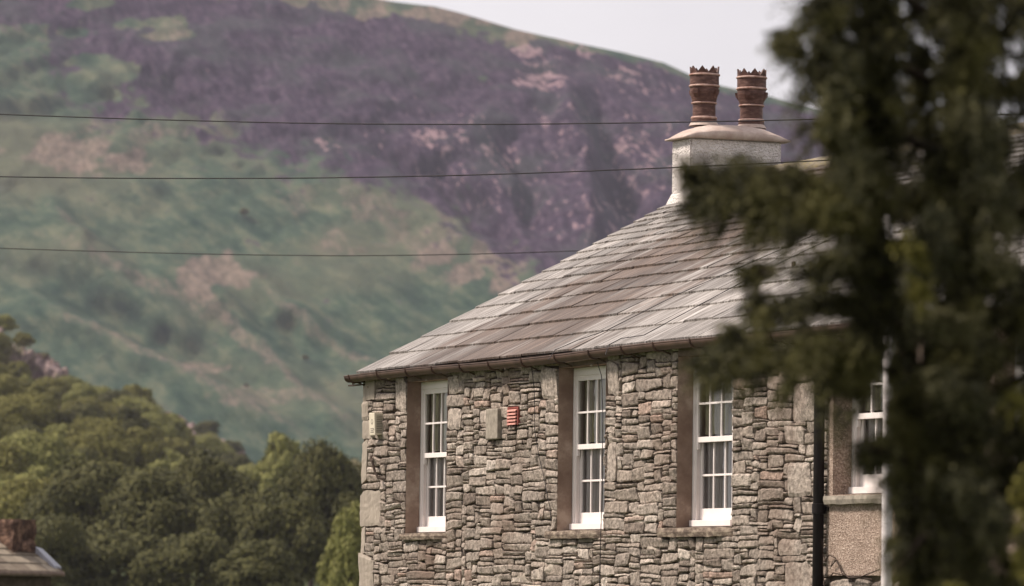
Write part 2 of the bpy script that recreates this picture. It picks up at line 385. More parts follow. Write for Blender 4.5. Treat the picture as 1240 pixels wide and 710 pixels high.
for n_ in att:
    a = fell.data.attributes.new(n_, 'FLOAT', 'POINT'); a.data.foreach_set('value', att[n_])
a = fell.data.attributes.new('fellco', 'FLOAT_VECTOR', 'POINT'); a.data.foreach_set('vector', np.array(co_, dtype=np.float32).ravel())

# ------------------------------------------------------------------ wooded slope: terrain
H_NEAR = [(-200,-4.5),(1400,-4.5)]
H_FAR = [(-300,58),(-60,42),(0,35),(60,31),(100,31),(150,28.5),(200,24),(280,16.5),(330,13),(380,11.5),(430,9.5),(520,6),(700,3),(1400,0)]
def slope_z(px, t):
    a = -4.8; b = interp(px, H_FAR); q = max(0, min(1, (t-330)/(900-330)))
    return a + (b-a)*(q**1.15) - max(0, t-930)*.06
V = []; F = []; NX, NT = 80, 50
for j in range(NT+1):
    t_ = 300 + 780*j/NT
    for i in range(NX+1):
        px = -300 + 1700*i/NX
        V.append(st(s_of(px, t_), t_, slope_z(px, t_) - (1.5 if j == 0 else 0)))
for j in range(NT):
    for i in range(NX):
        a = j*(NX+1)+i; F.append((a, a+1, a+NX+2, a+NX+1))
k = MT('woodland_floor', .95, .05); k.color(k.ramp(k.noise(.08, 6), [(.35, (.05,.065,.025)), (.7, (.11,.115,.05))])); WFLOOR = k.m
tag(mesh('wooded_slope', V, F, WFLOOR, smooth=True), kind='structure')

# ------------------------------------------------------------------ trees
def leaf_mat(name, cols, nscale=.25, rough=.75):
    k = MT(name, rough, .2); isl = k.island()
    c = k.ramp(isl, [(0, cols[0]), (.5, cols[1]), (1, cols[2])])
    c = k.mix(k.ramp(k.noise(nscale, 3), [(.35, .25), (.7, 0.)]), c, cols[0]); k.color(c)
    return k.m
BARK = plain('tree_bark', (.075, .055, .04), .95, .1, .4, 3, .8, .03)
WOODM = [leaf_mat('oak_leaves_dark', ((.040,.041,.012), (.070,.069,.019), (.112,.104,.031))),
         leaf_mat('oak_leaves_olive', ((.085,.082,.018), (.135,.127,.030), (.205,.185,.05))),
         leaf_mat('birch_leaves_fresh', ((.10,.105,.025), (.18,.18,.05), (.28,.265,.09))),
         leaf_mat('leaves_pale_tan', ((.18,.16,.08), (.28,.24,.13), (.38,.33,.19)))]
def leaf_cloud(lobes, n, size, sd, flat=.35, inner=.25):
    """leaf-sized faces spread over and through lumpy lobes; returns verts, faces"""
    r = np.random.default_rng(sd)
    L = np.array([l[:3] for l in lobes]); R_ = np.array([l[3] for l in lobes]); Q = np.array([l[4] if len(l) > 4 else 1 for l in lobes])
    pr = R_**2; pr = pr/pr.sum(); idx = r.choice(len(lobes), n, p=pr)
    d = r.normal(size=(n, 3)); d /= np.linalg.norm(d, axis=1)[:, None]; d[:, 2] = np.where(d[:, 2] < -.5, -d[:, 2], d[:, 2])
    rad = R_[idx]*(1 - inner*r.random(n)**1.6)*(1+.10*r.normal(size=n))
    c = L[idx] + d*rad[:, None]*np.stack([np.ones(n), np.ones(n), Q[idx]], 1)
    nn = d + r.normal(size=(n, 3))*.36; nn[:, 2] += .25; nn /= np.linalg.norm(nn, axis=1)[:, None]
    a = np.cross(nn, r.normal(size=(n, 3))); a /= np.linalg.norm(a, axis=1)[:, None]; b = np.cross(nn, a)
    s1 = (size*(.6+.8*r.random(n)))[:, None]; s2 = s1*(.55+.3*r.random(n))[:, None]
    P = np.stack([c-a*s1, c-b*s2*.9+nn*s1*.15, c+a*s1, c+b*s2-nn*s1*.1], 1).reshape(-1, 3)
    return P, np.arange(4*n).reshape(-1, 4)
def fast_mesh(name, P, Fq, m):
    me = bpy.data.meshes.new(name); n = len(P); f = len(Fq)
    me.vertices.add(n); me.vertices.foreach_set('co', np.asarray(P, dtype=np.float32).ravel())
    me.loops.add(f*4); me.loops.foreach_set('vertex_index', np.asarray(Fq, dtype=np.int32).ravel())
    me.polygons.add(f); me.polygons.foreach_set('loop_start', np.arange(0, f*4, 4, dtype=np.int32)); 
    me.update(calc_edges=True); me.materials.append(m); return me
def crown_lobes(h, w, sd, n=16):
    r = random.Random(sd); L = [(0, 0, h*.58, w*.36, 1.0)]
    for i in range(n):
        a = r.uniform(0, 6.28); e = r.uniform(-.25, 1.25)
        rr = w*.34*math.cos(min(e, 1.2))*r.uniform(.75, 1.25)
        L.append((rr*math.cos(a), rr*math.sin(a), h*(.56 + .29*math.sin(e))*r.uniform(.93, 1.05), w*r.uniform(.10, .18), r.uniform(.75, 1.)))
    return L
protos = []
for vi in range(9):
    h = 10.; w_ = [9.5, 8.5, 10.5, 7.5, 9, 11, 6.5, 8, 5.5][vi]
    P_, Fq = leaf_cloud(crown_lobes(h, w_, 100+vi, 24+vi*2), 21000, .14, vi)
    cms = [fast_mesh('crown', P_, Fq, m) for m in WOODM]
    mb = MB(); mb.tube([(0,0,-1.5),(.05,0,2),(-.1,.1,4.5),(.1,0,7)], [.42,.32,.22,.1], 8)
    for a in range(5):
        g = a*1.3+vi; mb.tube([(0,0,3+a*.4),(math.cos(g)*1.2,math.sin(g)*1.2,5+a*.3),(math.cos(g)*2.2,math.sin(g)*2.2,6.6+a*.3)], [.16,.1,.04], 6)
    tm_ = bpy.data.meshes.new('trunk'); tm_.from_pydata([tuple(v) for v in mb.V], [], mb.F); tm_.materials.append(BARK)
    protos.append((cms, tm_, w_))
def place_tree(name, px, t_, top_y=None, width=None, kind=0, v=0, label='', group=None, cat='tree', z0=None, h=None):
    z = slope_z(px, t_) if z0 is None else z0
    P_ = st(s_of(px, t_), t_, z)
    if top_y is not None: h = elev(px, top_y)*t_ - z
    cms, tm_, w_ = protos[v % len(protos)]
    sc = h/9.0; sx = sc if width is None else (width/FPX*t_)/(w_*.92)
    root = empty(name, P_, label, cat, group); root.scale = (sx, sx, sc); root.rotation_euler.z = (px*7.1 + t_) % 6.28
    tk = bpy.data.objects.new('trunk', tm_); C.objects.link(tk); tk.parent = root
    cw = bpy.data.objects.new('crown', cms[kind]); C.objects.link(cw); cw.parent = root
    return root
ORD = ['leftmost', 'second', 'third', 'fourth', 'fifth', 'sixth', 'seventh', 'eighth', 'ninth', 'tenth', 'eleventh', 'twelfth', 'thirteenth', 'fourteenth', 'fifteenth', 'sixteenth']
rows = [(905, 'topmost row below the crag', -50, 335, 9.0, 12), (835, 'second row down the wooded slope', -60, 400, 9.3, 13), (765, 'third row down the wooded slope', -50, 480, 9.0, 13),
        (700, 'fourth row down the wooded slope', -65, 450, 9.5, 11), (635, 'fifth row down the wooded slope', -50, 485, 9.0, 11), (575, 'middle row of the wooded slope', -70, 460, 9.2, 9),
        (515, 'sixth row down the wooded slope', -60, 480, 9.0, 8), (460, 'lower row of the wooded slope', -80, 470, 9.0, 7)]
KN = ['dark oak', 'olive-green oak', 'fresh green birch', 'pale tan tree']
rr = random.Random(5)
for ri, (t_, rn, x0, x1, h, n) in enumerate(rows):
    for i in range(n):
        px = x0 + (x1-x0)*(i+.5)/n + rr.uniform(-.3, .3)*(x1-x0)/n
        kind = rr.choices([0, 1, 2], [.22, .55, .23])[0]
        hh = h*rr.uniform(.78, 1.12)
        lab = f"{KN[kind]} in the {rn}, " + ("leftmost" if i == 0 else "rightmost, by the house" if i == n-1 else f"{ORD[i]} from the left")
        place_tree(KN[kind].split()[-1] + '_tree' if kind < 3 else 'tree', px, t_ + rr.uniform(-22, 22), None, None, kind, rr.randrange(9), lab, 'trees on the wooded slope', h=hh)
front = [(-30,470,545,170,1,2,'wide olive tree at the picture edge above the small slate roof'),
 (48,410,585,120,1,4,'olive round tree just above the small brown chimney'),
 (118,385,575,150,0,5,'tall dark tree standing right of the small brown chimney'),
 (190,372,582,140,0,0,'large dark tree in front, third from the small slate roof'),
 (255,395,570,130,0,2,'dark broad tree midway between small roof and stone house'),
 (300,365,612,120,0,5,'low dark bushy tree in the front of the wood'),
 (352,352,605,110,0,1,'dark rounded tree in front, two trees before the stone house'),
 (398,372,560,120,0,2,'tall dark spiky-topped tree beside the stone house corner'),
 (150,350,650,150,0,4,'low dark tree behind the small slate roof verge'),
 (235,345,655,130,0,0,'low dark shrubby tree at the bottom of the wood'),
 (320,340,662,110,0,3,'low dark shrubby tree at the bottom edge by the stone house'),
 (60,345,640,130,0,2,'dark tree directly behind the small slate roof'),
 (425,700,562,60,3,4,'pale tan hazy tree behind the eaves corner of the stone house'),
 (395,720,556,50,3,0,'pale tan tree next to the round golden tree'),
 (345,560,530,62,2,8,'round golden-green tree standing up against the fell'),
 (428,250,628,70,2,7,'small fresh green tree touching the stone house corner'),
 (440,380,588,100,0,3,'dark tree half hidden behind the stone house corner'),
 (500,380,600,100,0,1,'dark tree hidden behind the stone house gable')]
for px, t_, ty, wd, kd, v, lab in front:
    z0 = None if t_ > 330 else -5.5
    place_tree('broadleaf_tree', px, t_, ty, wd, kd, v, lab, 'trees in front of the wood', z0=z0)
# crags on the skyline of the slope
k = MT('crag_rock', .95, .1)
c = k.ramp(k.noise(.35, 7, .7), [(.3, (.09,.065,.06)), (.5, (.22,.165,.155)), (.7, (.38,.29,.275))])
c = k.mix(k.ramp(k.noise(.2, 5), [(.55, 0.), (.65, .8)]), c, (.12,.12,.05)); k.color(c); k.bump(k.noise(1.2, 6), .8, .6); CRAG = k.m
def crag(px0, y0, px1, y1, thick, t_, sd, label):
    V = []; F = []; n, m = 70, 14
    for i in range(n+1):
        f = i/n; px = px0 + (px1-px0)*f; yy = y0 + (y1-y0)*f
        for j in range(m+1):
            g = j/m; ang = math.pi*g
            s = s_of(px, t_); zt = elev(px, yy)*t_; zb = zt - thick
            edge = min(1, f*6, (1-f)*6)**.5
            z = zb + (zt-zb)*math.sin(ang)*edge; tt = t_ - math.cos(ang)*-1*4
            nn = mn.fractal(Vector((s*.35+sd, z*.5, tt*.35)), 1, 2, 5)
            V.append(st(s + nn*.8, t_ + math.cos(ang)*-5 - nn*2.2, z + nn*1.6*edge))
    for i in range(n):
        for j in range(m): a = i*(m+1)+j; F.append((a, a+1, a+m+2, a+m+1))
    o = mesh('rock_crag', V, F, CRAG); tag(o, label, 'rock', 'crags above the wood')
crag(-70, 372, 105, 455, 9, 925, 1., 'pinkish bare rock crag above the trees at the picture edge')
crag(185, 486, 320, 562, 6, 1150, 9., 'grey broken scree ridge beyond the treetops on the slope')
for i, (px, t_, ty, wd, kd, lab) in enumerate([(5,935,382,34,2,'small fresh green tree growing on top of the crag'),(30,940,402,24,1,'tiny olive bush growing in the middle of the crag'),(255,1140,512,34,0,'dark bush on the scree ridge, nearer the trees'),(285,1145,535,30,0,'dark bush on the scree ridge, lower down')]):
    place_tree('hill_bush', px, t_, ty, wd, kd, i, lab, 'bushes among the crags', 'bush', z0=elev(px, ty)*t_ - 5)
for i, (px, py, wd, lab) in enumerate([(295,262,11,'lone dark tree standing in the middle of the open fell'),(300,472,7,'lone dark bush low on the green fell above the wood'),(371,440,8,'dark bush in a gully of the fell left of the eaves')]):
    # find the fell surface under this pixel
    best = min(range(0, len(fell.data.vertices), 1), key=lambda q: (lambda a: (a[0]-px)**2+(a[1]-py)**2)(px_of(fell.data.vertices[q].co)) if (fell.data.vertices[q].co.z < 320) else 1e9)
    P_ = fell.data.vertices[best].co; dd = (P_-CAM).length
    root = empty('hawthorn_tree', P_ - Vector((0,0,.5)), lab, 'tree', 'lone trees on the fell'); sz = wd/FPX*dd/8.; root.scale = (sz, sz, sz)
    for nm, md in (('trunk', protos[i][1]), ('crown', protos[i][0][0])):
        q_ = bpy.data.objects.new(nm, md); C.objects.link(q_); q_.parent = root

# ------------------------------------------------------------------ STONE HOUSE
house = empty('stone_house', (0, 0, -5.0), 'two-storey rubble stone house with slate roof and white sash windows', 'house')
WZ0, EZ = -5.0, 2.56
XE = 19.0; DEPTH = 9.0; RY = 4.5; PIT = .54
OPEN = [(1.45, 2.66, .70, 2.43), (5.83, 7.05, .70, 2.43), (8.86, 10.15, .71, 2.43), (12.42, 13.70, .99, 2.43), (15.6, 16.85, .99, 2.43)]
# backing wall: front sheet with openings + reveals, other three sides solid sheets
mb = MB(); xs = sorted({0.0, XE} | {o for q in OPEN for o in q[:2]}); zs = sorted({WZ0, EZ} | {o for q in OPEN for o in q[2:]})
def in_open(x, z): return any(a < x < b and c_ < z < d for a, b, c_, d in OPEN)
for a, b in zip(xs, xs[1:]):
    for c_, d in zip(zs, zs[1:]):
        if not in_open((a+b)/2, (c_+d)/2): mb.quad((a,.022,c_), (b,.022,c_), (b,.022,d), (a,.022,d))
mb.quad((XE,.035,WZ0), (XE,DEPTH,WZ0), (XE,DEPTH,EZ), (XE,.035,EZ)); mb.quad((XE,DEPTH,WZ0), (0,DEPTH,WZ0), (0,DEPTH,EZ), (XE,DEPTH,EZ)); mb.quad((0,DEPTH,WZ0), (0,.035,WZ0), (0,.035,EZ), (0,DEPTH,EZ))
for X in (0, XE): mb.add([(X,.035,EZ),(X,DEPTH,EZ),(X,RY,EZ+RY*PIT)], [(0,1,2)])
mb.build('wall', MORTAR, house)
for a, b, c_, d in OPEN:
    rv = MB()
    rv.quad((a,-.012,c_-.02), (a,.36,c_-.02), (a,.36,d+.02), (a,-.012,d+.02)); rv.quad((b,-.005,c_), (b,-.005,d), (b,.36,d), (b,.36,c_))
    rv.quad((a,-.01,d), (a,.36,d), (b,.36,d), (b,-.01,d)); rv.quad((a,.0,c_), (b,.0,c_), (b,.36,c_), (a,.36,c_))
    rv.build('window_reveal', REVEAL, house)
# rubble packing
CX, CZ = .03, .016
nx = int(12.28/CX); nz = int((EZ-.01-(-1.0))/CZ); occ = np.zeros((nz, nx), bool)
def block(x0, x1, z0, z1): occ[max(0, int(round((z0+1)/CZ))):int(round((z1+1)/CZ)), max(0, int(round(x0/CX))):int(round(x1/CX))] = True
for a, b, c_, d in OPEN[:3]: block(a, b, c_, d+.14)
SILLS = [(1.42, 2.68, .625, .70), (5.66, 7.06, .615, .70), (8.52, 10.16, .615, .71)]
for a, b, c_, d in SILLS: block(a, b, c_, d)
PLQ = (3.93, 4.27, 1.71, 2.045); block(*PLQ); VENT = (4.48, 4.78, 1.85, 2.05); block(*VENT)
quoins = [(0,.48,-.9,-.35),(0,.40,-.35,.02),(0,.46,.02,.46),(0,.17,.46,.80),(0,.62,.80,1.22),(0,.2,1.30,1.80),(.0,.34,1.80,2.02),(0,.22,2.02,2.24),(0,.42,2.24,2.54),
          (11.42,11.9,.98,1.32),(11.5,12.0,1.72,2.1),(11.3,11.75,1.50,1.68),(11.35,11.92,.0,.36),(11.2,11.7,.42,.58),(11.5,12.0,2.2,2.4),(5.35,5.8,2.1,2.45),(7.08,7.4,2.1,2.45),(2.68,3.1,1.85,2.1),(2.7,3.0,2.25,2.45),(1.05,1.43,2.1,2.5),(7.1,7.35,1.2,1.62),(3.6,3.91,1.9,2.04)]
for q in quoins: block(*q)
stones = []
R_ = random.Random(11)
for zi in range(nz):
    xi = 0
    while xi < nx:
        if occ[zi, xi]: xi += 1; continue
        x2 = xi
        while x2 < nx and not occ[zi, x2]: x2 += 1
        run = x2-xi; wd = int(R_.choice([7, 10, 12, 14, 17, 20, 24, 28])*R_.uniform(.8, 1.25))
        hh = int(R_.choice([2, 2, 3, 3, 4, 4, 5, 5, 6, 7, 8, 9])); 
        if wd > 17: hh = min(hh, 8)
        if hh > 9: wd = min(wd, 15)
        if run - wd < 4: wd = run if run < 24 else run//2
        hh = min(hh, nz-zi)
        h2 = 0
        while h2 < hh and not occ[zi+h2, xi:xi+wd].any(): h2 += 1
        # absorb slivers
        k2 = h2
        while k2 < h2+3 and zi+k2 < nz and not occ[zi+k2, xi:xi+wd].any(): k2 += 1
        if (zi+k2 >= nz or occ[min(nz-1, zi+k2), xi:xi+wd].all()) and k2-h2 <= 2: h2 = k2
        occ[zi:zi+h2, xi:xi+wd] = True
        stones.append((xi*CX, (xi+wd)*CX, zi*CZ-1, (zi+h2)*CZ-1)); xi += wd
def warp(x, z):
    k1 =   .04*mn.noise(Vector((x*.45, z*.7, 2.))) + .009*mn.noise(Vector((x*3.1, z*3.5, 7.))) + .006*mn.noise(Vector((x*11, z*14, 5.)))
    k2 = .03*mn.noise(Vector((x*1.9, z*4.5, 12.)))+ .012*mn.noise(Vector((x*9, z*16, 15.)))
    damp = 1
    for a, b, c_, d in OPEN[:3]:
        if c_-.15 < z < d+.2: damp = min(damp, smooth(0, .25, max(a-x, x-b, 0)) if not (a < x < b) else 0)
    damp = min(damp, smooth(0, .3, x), smooth(0, .2, 12.05-x))
    return x + k2*damp, z + k1*max(damp, .35)
def stone_mesh(lst, gx, gz, gap_x, gap_z, proud, rnd, roughness, sq=5):
    V = []; F = []
    for (x0, x1, z0, z1) in lst:
        gxx = gap_x*rnd.uniform(.4, 1.6); gzz = gap_z*rnd.uniform(.35, 1.7)
        hx = (x1-x0)/2 - gxx/2; hz = (z1-z0)/2 - gzz/2; cx, cz = (x0+x1)/2, (z0+z1)/2
        if hx < .015 or hz < .008: continue
        nu = max(4, int(2*hx/gx)); nv = max(4, int(2*hz/gz)); pr = proud + rnd.uniform(-.009, .015)
        tx, tz = rnd.uniform(-.011, .011), rnd.uniform(-.009, .013); ph = rnd.uniform(0, 99)
        skew = rnd.uniform(-.16, .16)*hz; sl_ = rnd.uniform(-.25, .25)*hz*1.2 if sq < 19 else 0; tap = rnd.uniform(-.22, .22) if sq < 19 else 0; cut = [rnd.uniform(0, .35) if rnd.random() < .4 else 0 for _ in range(4)]
        base = len(V)
        for j in range(-1, nv+2):
            for i in range(-1, nu+2):
                sk = i < 0 or j < 0 or i > nu or j > nv
                u = max(0, min(nu, i))/nu*2-1; v = max(0, min(nv, j))/nv*2-1
                au, av = abs(u), abs(v)
                # rounded / clipped corners
                lim = (au**sq + av**sq)**(1/sq); uu, vv = (u, v) if lim < 1 else (u/lim**1, v/lim**1)
                ci = (0 if u < 0 else 1) + (0 if v < 0 else 2); ex = au+av-2+cut[ci]
                if ex > 0: uu -= math.copysign(ex*.5, u); vv -= math.copysign(ex*.5, v)
                x = cx + uu*hx + sl_*v; z = cz + vv*hz*(1+tap*u-abs(tap)*.6) + skew*u
                en = (.10*mn.noise(Vector((ph+u*2.1, v*2.1, 3.))))
                x += en*hz*1.1*u; z += .16*hz*mn.noise(Vector((ph+u*2.5*hx/hz*.4, v*2, 8.)))*abs(v)
                x, z = warp(x, z)
                edge = max(au, av)**14
                y = -pr*(1-.5*edge) - tx*u - tz*v - roughness*mn.fractal(Vector((x*16+ph, z*24, ph)), .9, 2.1, 4) 
                if sk: y = .05
                V.append((x, y, z))
        w_ = nu+3
        for j in range(nv+2):
            for i in range(nu+2):
                a = base + j*w_+i; F.append((a, a+1, a+w_+1, a+w_))
    return V, F
V, F = stone_mesh(stones, .035, .014, .017, .007, .016, R_, .006, 16)
o = mesh('stone_facing', V, F, STONE, house); o['label'] = 'random rubble facing of thin grey-brown stones'
for q in quoins:
    V, F = stone_mesh([q], .05, .035, .014, .010, .014 if q[0] < .5 else .02, R_, .005, 20)
    mesh('quoin', V, F, QUOIN if q[0] < .5 else STONE, house)
# stones below the rendered bay
st2 = []; x = 12.30
while x < 18.9:
    wd = R_.uniform(.22, .55); st2.append((x, x+wd, -.02+R_.uniform(-.05, .05), .205)); st2.append((x+.1, x+wd+.05, -.3, -.05)); x += wd+.02
V, F = stone_mesh(st2, .04, .03, .02, .014, .02, R_, .01, 4); mesh('stone_footing', V, F, STONE, house)
# rendered bay
mb = MB(); xs = [12.30, OPEN[3][0], OPEN[3][1], OPEN[4][0], OPEN[4][1], XE-.01]
for a, b in zip(xs, xs[1:]):
    for c_, d in ((.235, .99), (.99, 2.43), (2.43, EZ)):
        if not in_open((a+b)/2, (c_+d)/2): mb.quad((a,-.035,c_), (b,-.035,c_), (b,-.035,d), (a,-.035,d))
mb.quad((12.30,-.035,.235), (12.30,-.035,EZ), (12.30,.03,EZ), (12.30,.03,.235)); mb.quad((12.30,-.035,.235), (12.30,.03,.235), (XE,.03,.235), (XE,-.035,.235))
for a, b, c_, d in OPEN[3:]:
    mb.quad((a,-.035,c_), (a,-.012,c_), (a,-.012,d), (a,-.035,d)); mb.quad((a+.006,-.034,c_), (a+.006,.17,c_), (a+.006,.17,d), (a+.006,-.034,d))
    mb.quad((a,-.035,d), (a,.05,d), (b,.05,d), (b,-.035,d))
mb.build('rendered_panel', PEBBLE, house)
# lintels
for a, b, c_, d in OPEN[:3]:
    mb = MB(); mb.box(a-.02, b+.02, -.005, .15, d+.002, d+.135); bevel(mb.build('lintel', TIMBER, house), .006)
# lime mortar smears
def smear(cx, cz, wx, wz, sd):
    V = []; F = []; n = 22
    for j in range(n+1):
        for i in range(n+1):
            u, v = i/n*2-1, j/n*2-1; x, z = cx+u*wx, cz+v*wz
            e = 1-max(abs(u), abs(v))**2; nn = mn.fractal(Vector((x*7+sd, z*9, sd)), .9, 2, 4)
            V.append((x, .03 - .04*e - .02*nn + .035*(1-e), z))
    for j in range(n):
        for i in range(n): a = j*(n+1)+i; F.append((a, a+1, a+n+2, a+n+1))
    return V, F
for i, (a, b, c_, d) in enumerate([(7.25,2.35,.16,.2),(7.2,1.75,.12,.35),(5.2,.50,.35,.16),(5.6,.30,.4,.12),(4.9,.2,.5,.1),(7.9,.8,.3,.12),(8.2,.5,.3,.1),(2.9,2.42,.2,.1),(9.2,.42,.5,.1),(9.4,.28,.4,.08),(1.3,2.36,.14,.14),(5.7,.85,.12,.2)]): mesh('lime_pointing', *smear(a, b, c_, d, i*3.3), LIME, house, True)

# window sills
for i, (a, b, c_, d) in enumerate(SILLS + [(12.34, 13.8, .90, .985), (15.5, 16.95, .90, .985)]):
    V = []; F = []; n = 30
    for j in range(n+1):
        x = a + (b-a)*j/n; nz1 = .008*mn.noise(Vector((x*5, i, 0))); ny = .018*mn.noise(Vector((x*4, i, 7)))
        if i < 3 and j > n-5: ny += .02*(j-n+5)
        yf = -.075 if i < 3 else -.10
        V += [(x, .20, c_), (x, yf+ny+.012, c_+nz1), (x, yf+ny, (c_+d)/2), (x, yf+ny+.006, d-.006+nz1*.4), (x, .20, d+.012)]
    for j in range(n):
        for q in range(5): a_ = j*5+q; b_ = j*5+(q+1) % 5; F.append((a_, b_, b_+5, a_+5))
    F.append((0,1,2,3,4)); F.append(tuple(n*5+q for q in (4,3,2,1,0)))
    mesh('window_sill', V, F, SILLM if i < 3 else SILLG, house)

# sash windows (the right-hand box of each frame runs on behind the stone jamb)
WFR = [.905, .915, .985, .985, .985]
def window(a, b, c_, d, idx):
    y0 = .155; fr = MB(); fw = .048; b_ = b; b = a + WFR[idx]; fr.box(b-.006, b_-.004, y0+.01, y0+.15, c_, d)
    fr.box(a+.006, a+fw, y0, y0+.15, c_, d); fr.box(b-fw, b-.006, y0, y0+.15, c_, d); fr.box(a+fw, b-fw, y0, y0+.15, d-.085, d-.002); 
    fr.box(a+.008, b-.008, y0-.03, y0+.15, c_+.012, c_+.075)
    fr.box(a+fw, a+fw+.02, y0+.014, y0+.03, c_+.075, d-.085); fr.box(b-fw-.02, b-fw, y0+.014, y0+.03, c_+.075, d-.085); fr.box(a+fw+.02, b-fw-.02, y0+.014, y0+.03, d-.105, d-.085)
    win = bevel(fr.build('window', WHITE, house), .004)
    mid = c_ + (d-c_)*.515; x0, x1 = a+fw+.004, b-fw-.004
    def sash(y, z0, z1, bot, top, nm):
        m = MB(); sw = .036; t = .038
        m.box(x0, x0+sw, y, y+t, z0, z1); m.box(x1-sw, x1, y, y+t, z0, z1)
        m.box(x0+sw, x1-sw, y, y+t, z0, z0+bot); m.box(x0+sw, x1-sw, y, y+t, z1-top, z1)
        gx0, gx1, gz0, gz1 = x0+sw, x1-sw, z0+bot, z1-top
        for q in (1, 2):
            xc = gx0+(gx1-gx0)*q/3; m.box(xc-.011, xc+.011, y+.004, y+t-.006, gz0, gz1)
        zc = (gz0+gz1)/2
        for xa, xb in ((gx0, gx0+(gx1-gx0)/3-.011), (gx0+(gx1-gx0)/3+.011, gx0+(gx1-gx0)*2/3-.011), (gx0+(gx1-gx0)*2/3+.011, gx1)): m.box(xa, xb, y+.005, y+t-.006, zc-.011, zc+.011)
        if nm == 'upper_sash':
            for xa in (x0, x1-sw): m.box(xa, xa+sw, y+.002, y+t-.002, z0-.07, z0)
        s_ = bevel(m.build(nm, WHITE, win), .003, 1)
        p = MB(); p.quad((gx0, y+.022, gz0), (gx1, y+.022, gz0), (gx1, y+.022, gz1), (gx0, y+.022, gz1)); p.build('pane', GLASS, win)
    sash(y0+.018, mid-.03, d-.09, .055, .05, 'upper_sash')
    sash(y0+.066, c_+.078, mid+.025, .115, .05, 'lower_sash')
    # curtains: pleated sheets
    def pleats(xa, xb, y, z0, z1, amp, per, sd, nm, m):
        V = []; F = []; n = int((xb-xa)/.008)
        for i in range(n+1):
            x = xa+(xb-xa)*i/n; ph = x*6.283/per + 1.5*mn.noise(Vector((x*5, sd, 0)))
            yy = y + amp*math.sin(ph)
            for z in (z0, (z0+z1)/2, z1): V.append((x, yy*(1) + (0.01*mn.noise(Vector((x*9, z, sd)))), z))
        for i in range(n):
            for j in range(2): q = i*3+j; F.append((q, q+3, q+4, q+1))
        mesh(nm, V, F, m, win, True)
    if idx in (1, 2, 3): pleats(a-.05, b+.05, y0+.135, c_-.05, mid+.0, .007, .085, idx, 'net_curtain', NET)
    else: pleats(a-.05, b+.05, y0+.135, c_-.05, mid+.0, .007, .085, idx, 'net_curtain', NET)
    pleats(a-.05, b+.05, y0+.105, mid+.05, d+.05, .009, .12, idx+9, 'curtain', OLIVE)
for i, q in enumerate(OPEN): window(*q, i)
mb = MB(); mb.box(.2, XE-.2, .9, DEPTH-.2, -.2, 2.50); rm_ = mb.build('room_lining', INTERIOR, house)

# roof slates
cosP, sinP = 1/math.hypot(1, PIT), PIT/math.hypot(1, PIT)
def roof_pt(x, l, h, back=False):      # l metres up the slope from the eave edge, h above the deck
    y = -.06 + l*cosP - h*sinP; z = 2.578 + l*sinP + h*cosP
    return Vector((x, (2*RY-y) if back else y, z))
TOT = (RY+.06)/cosP
exps = []; e = .47; s_ = 0
while s_ < TOT-.05: exps.append(e); s_ += e; e = max(.165, e*.925)
sc_ = TOT/s_
for back in (False, True):
    V = []; F = []; l = 0
    for ci, e in enumerate([q*sc_ for q in exps]):
        x = -.03 + (0 if back else .0) - R_.uniform(0, .03); wbase = .30 + .32*(e/.47)
        while x < XE+.15:
            wd = wbase*R_.uniform(.6, 1.35); x1 = min(x+wd, XE+.2)
            jag = R_.uniform(-.012, .012); hb = .030+R_.uniform(-.003, .009); ht = .004
            nseg = 5 if not back else 1; base = len(V); L2 = l + e*1.55
            if L2 > TOT: L2 = TOT
            for i in range(nseg+1):
                xx = x + .003 + (x1-x-.006)*i/nseg; dl = jag + (R_.uniform(-.004, .004))
                V += [roof_pt(xx, l+dl, hb-.022, back), roof_pt(xx, l+dl+.004, hb+R_.uniform(-.001, .002), back), roof_pt(xx, L2, ht, back)]
            for i in range(nseg):
                a = base+i*3; F += [(a, a+3, a+4, a+1), (a+1, a+4, a+5, a+2)] if not back else [(a, a+1, a+4, a+3), (a+1, a+2, a+5, a+4)]
            F.append((base, base+1, base+2)); q = base+nseg*3; F.append((q, q+2, q+1)); x = x1
        l += e
    o = mesh('roof' if not back else 'rear_roof', V, F, SLATE, house)
# roof deck
mb = MB()
for back in (False, True):
    a = [roof_pt(.0, .02, -.012, back), roof_pt(XE+.13, .02, -.012, back), roof_pt(XE+.13, TOT, -.012, back), roof_pt(.0, TOT, -.012, back)]
    b = [p - Vector((0, 0, .035)) for p in a]; mb.add(a+b, [(0,1,2,3),(7,6,5,4),(0,4,5,1),(1,5,6,2),(2,6,7,3),(3,7,4,0)])
mb.build('roof_boarding', TIMBER, house)
# ridge
V = []; F = []; x = .75
mb = MB()
zr = 2.578 + TOT*sinP
while x < XE+.1:
    x1 = x+.45; 
    P_ = []
    for xx in (x+.004, x1-.004):
        for yy, zz in ((-.17, -.075), (-.155, -.04), (-.05, .055), (0, .075), (.05, .055), (.155, -.04), (.17, -.075)): P_.append((xx, RY+yy, zr+zz+R_.uniform(-.004, .004)))
    mb.add(P_, [(i, i+1, i+8, i+7) for i in range(6)] + [tuple(range(6, -1, -1)), tuple(range(7, 14))]); x = x1
mb.build('ridge_tiles', RIDGE, house)
# verge pointing along left gable
V = []; F = []
mb = MB()
pts = [roof_pt(.01, l_, -.035) for l_ in np.linspace(.05, TOT, 24)]
mb.tube(pts, .03, 6); mb.build('verge_pointing', LIME, house)

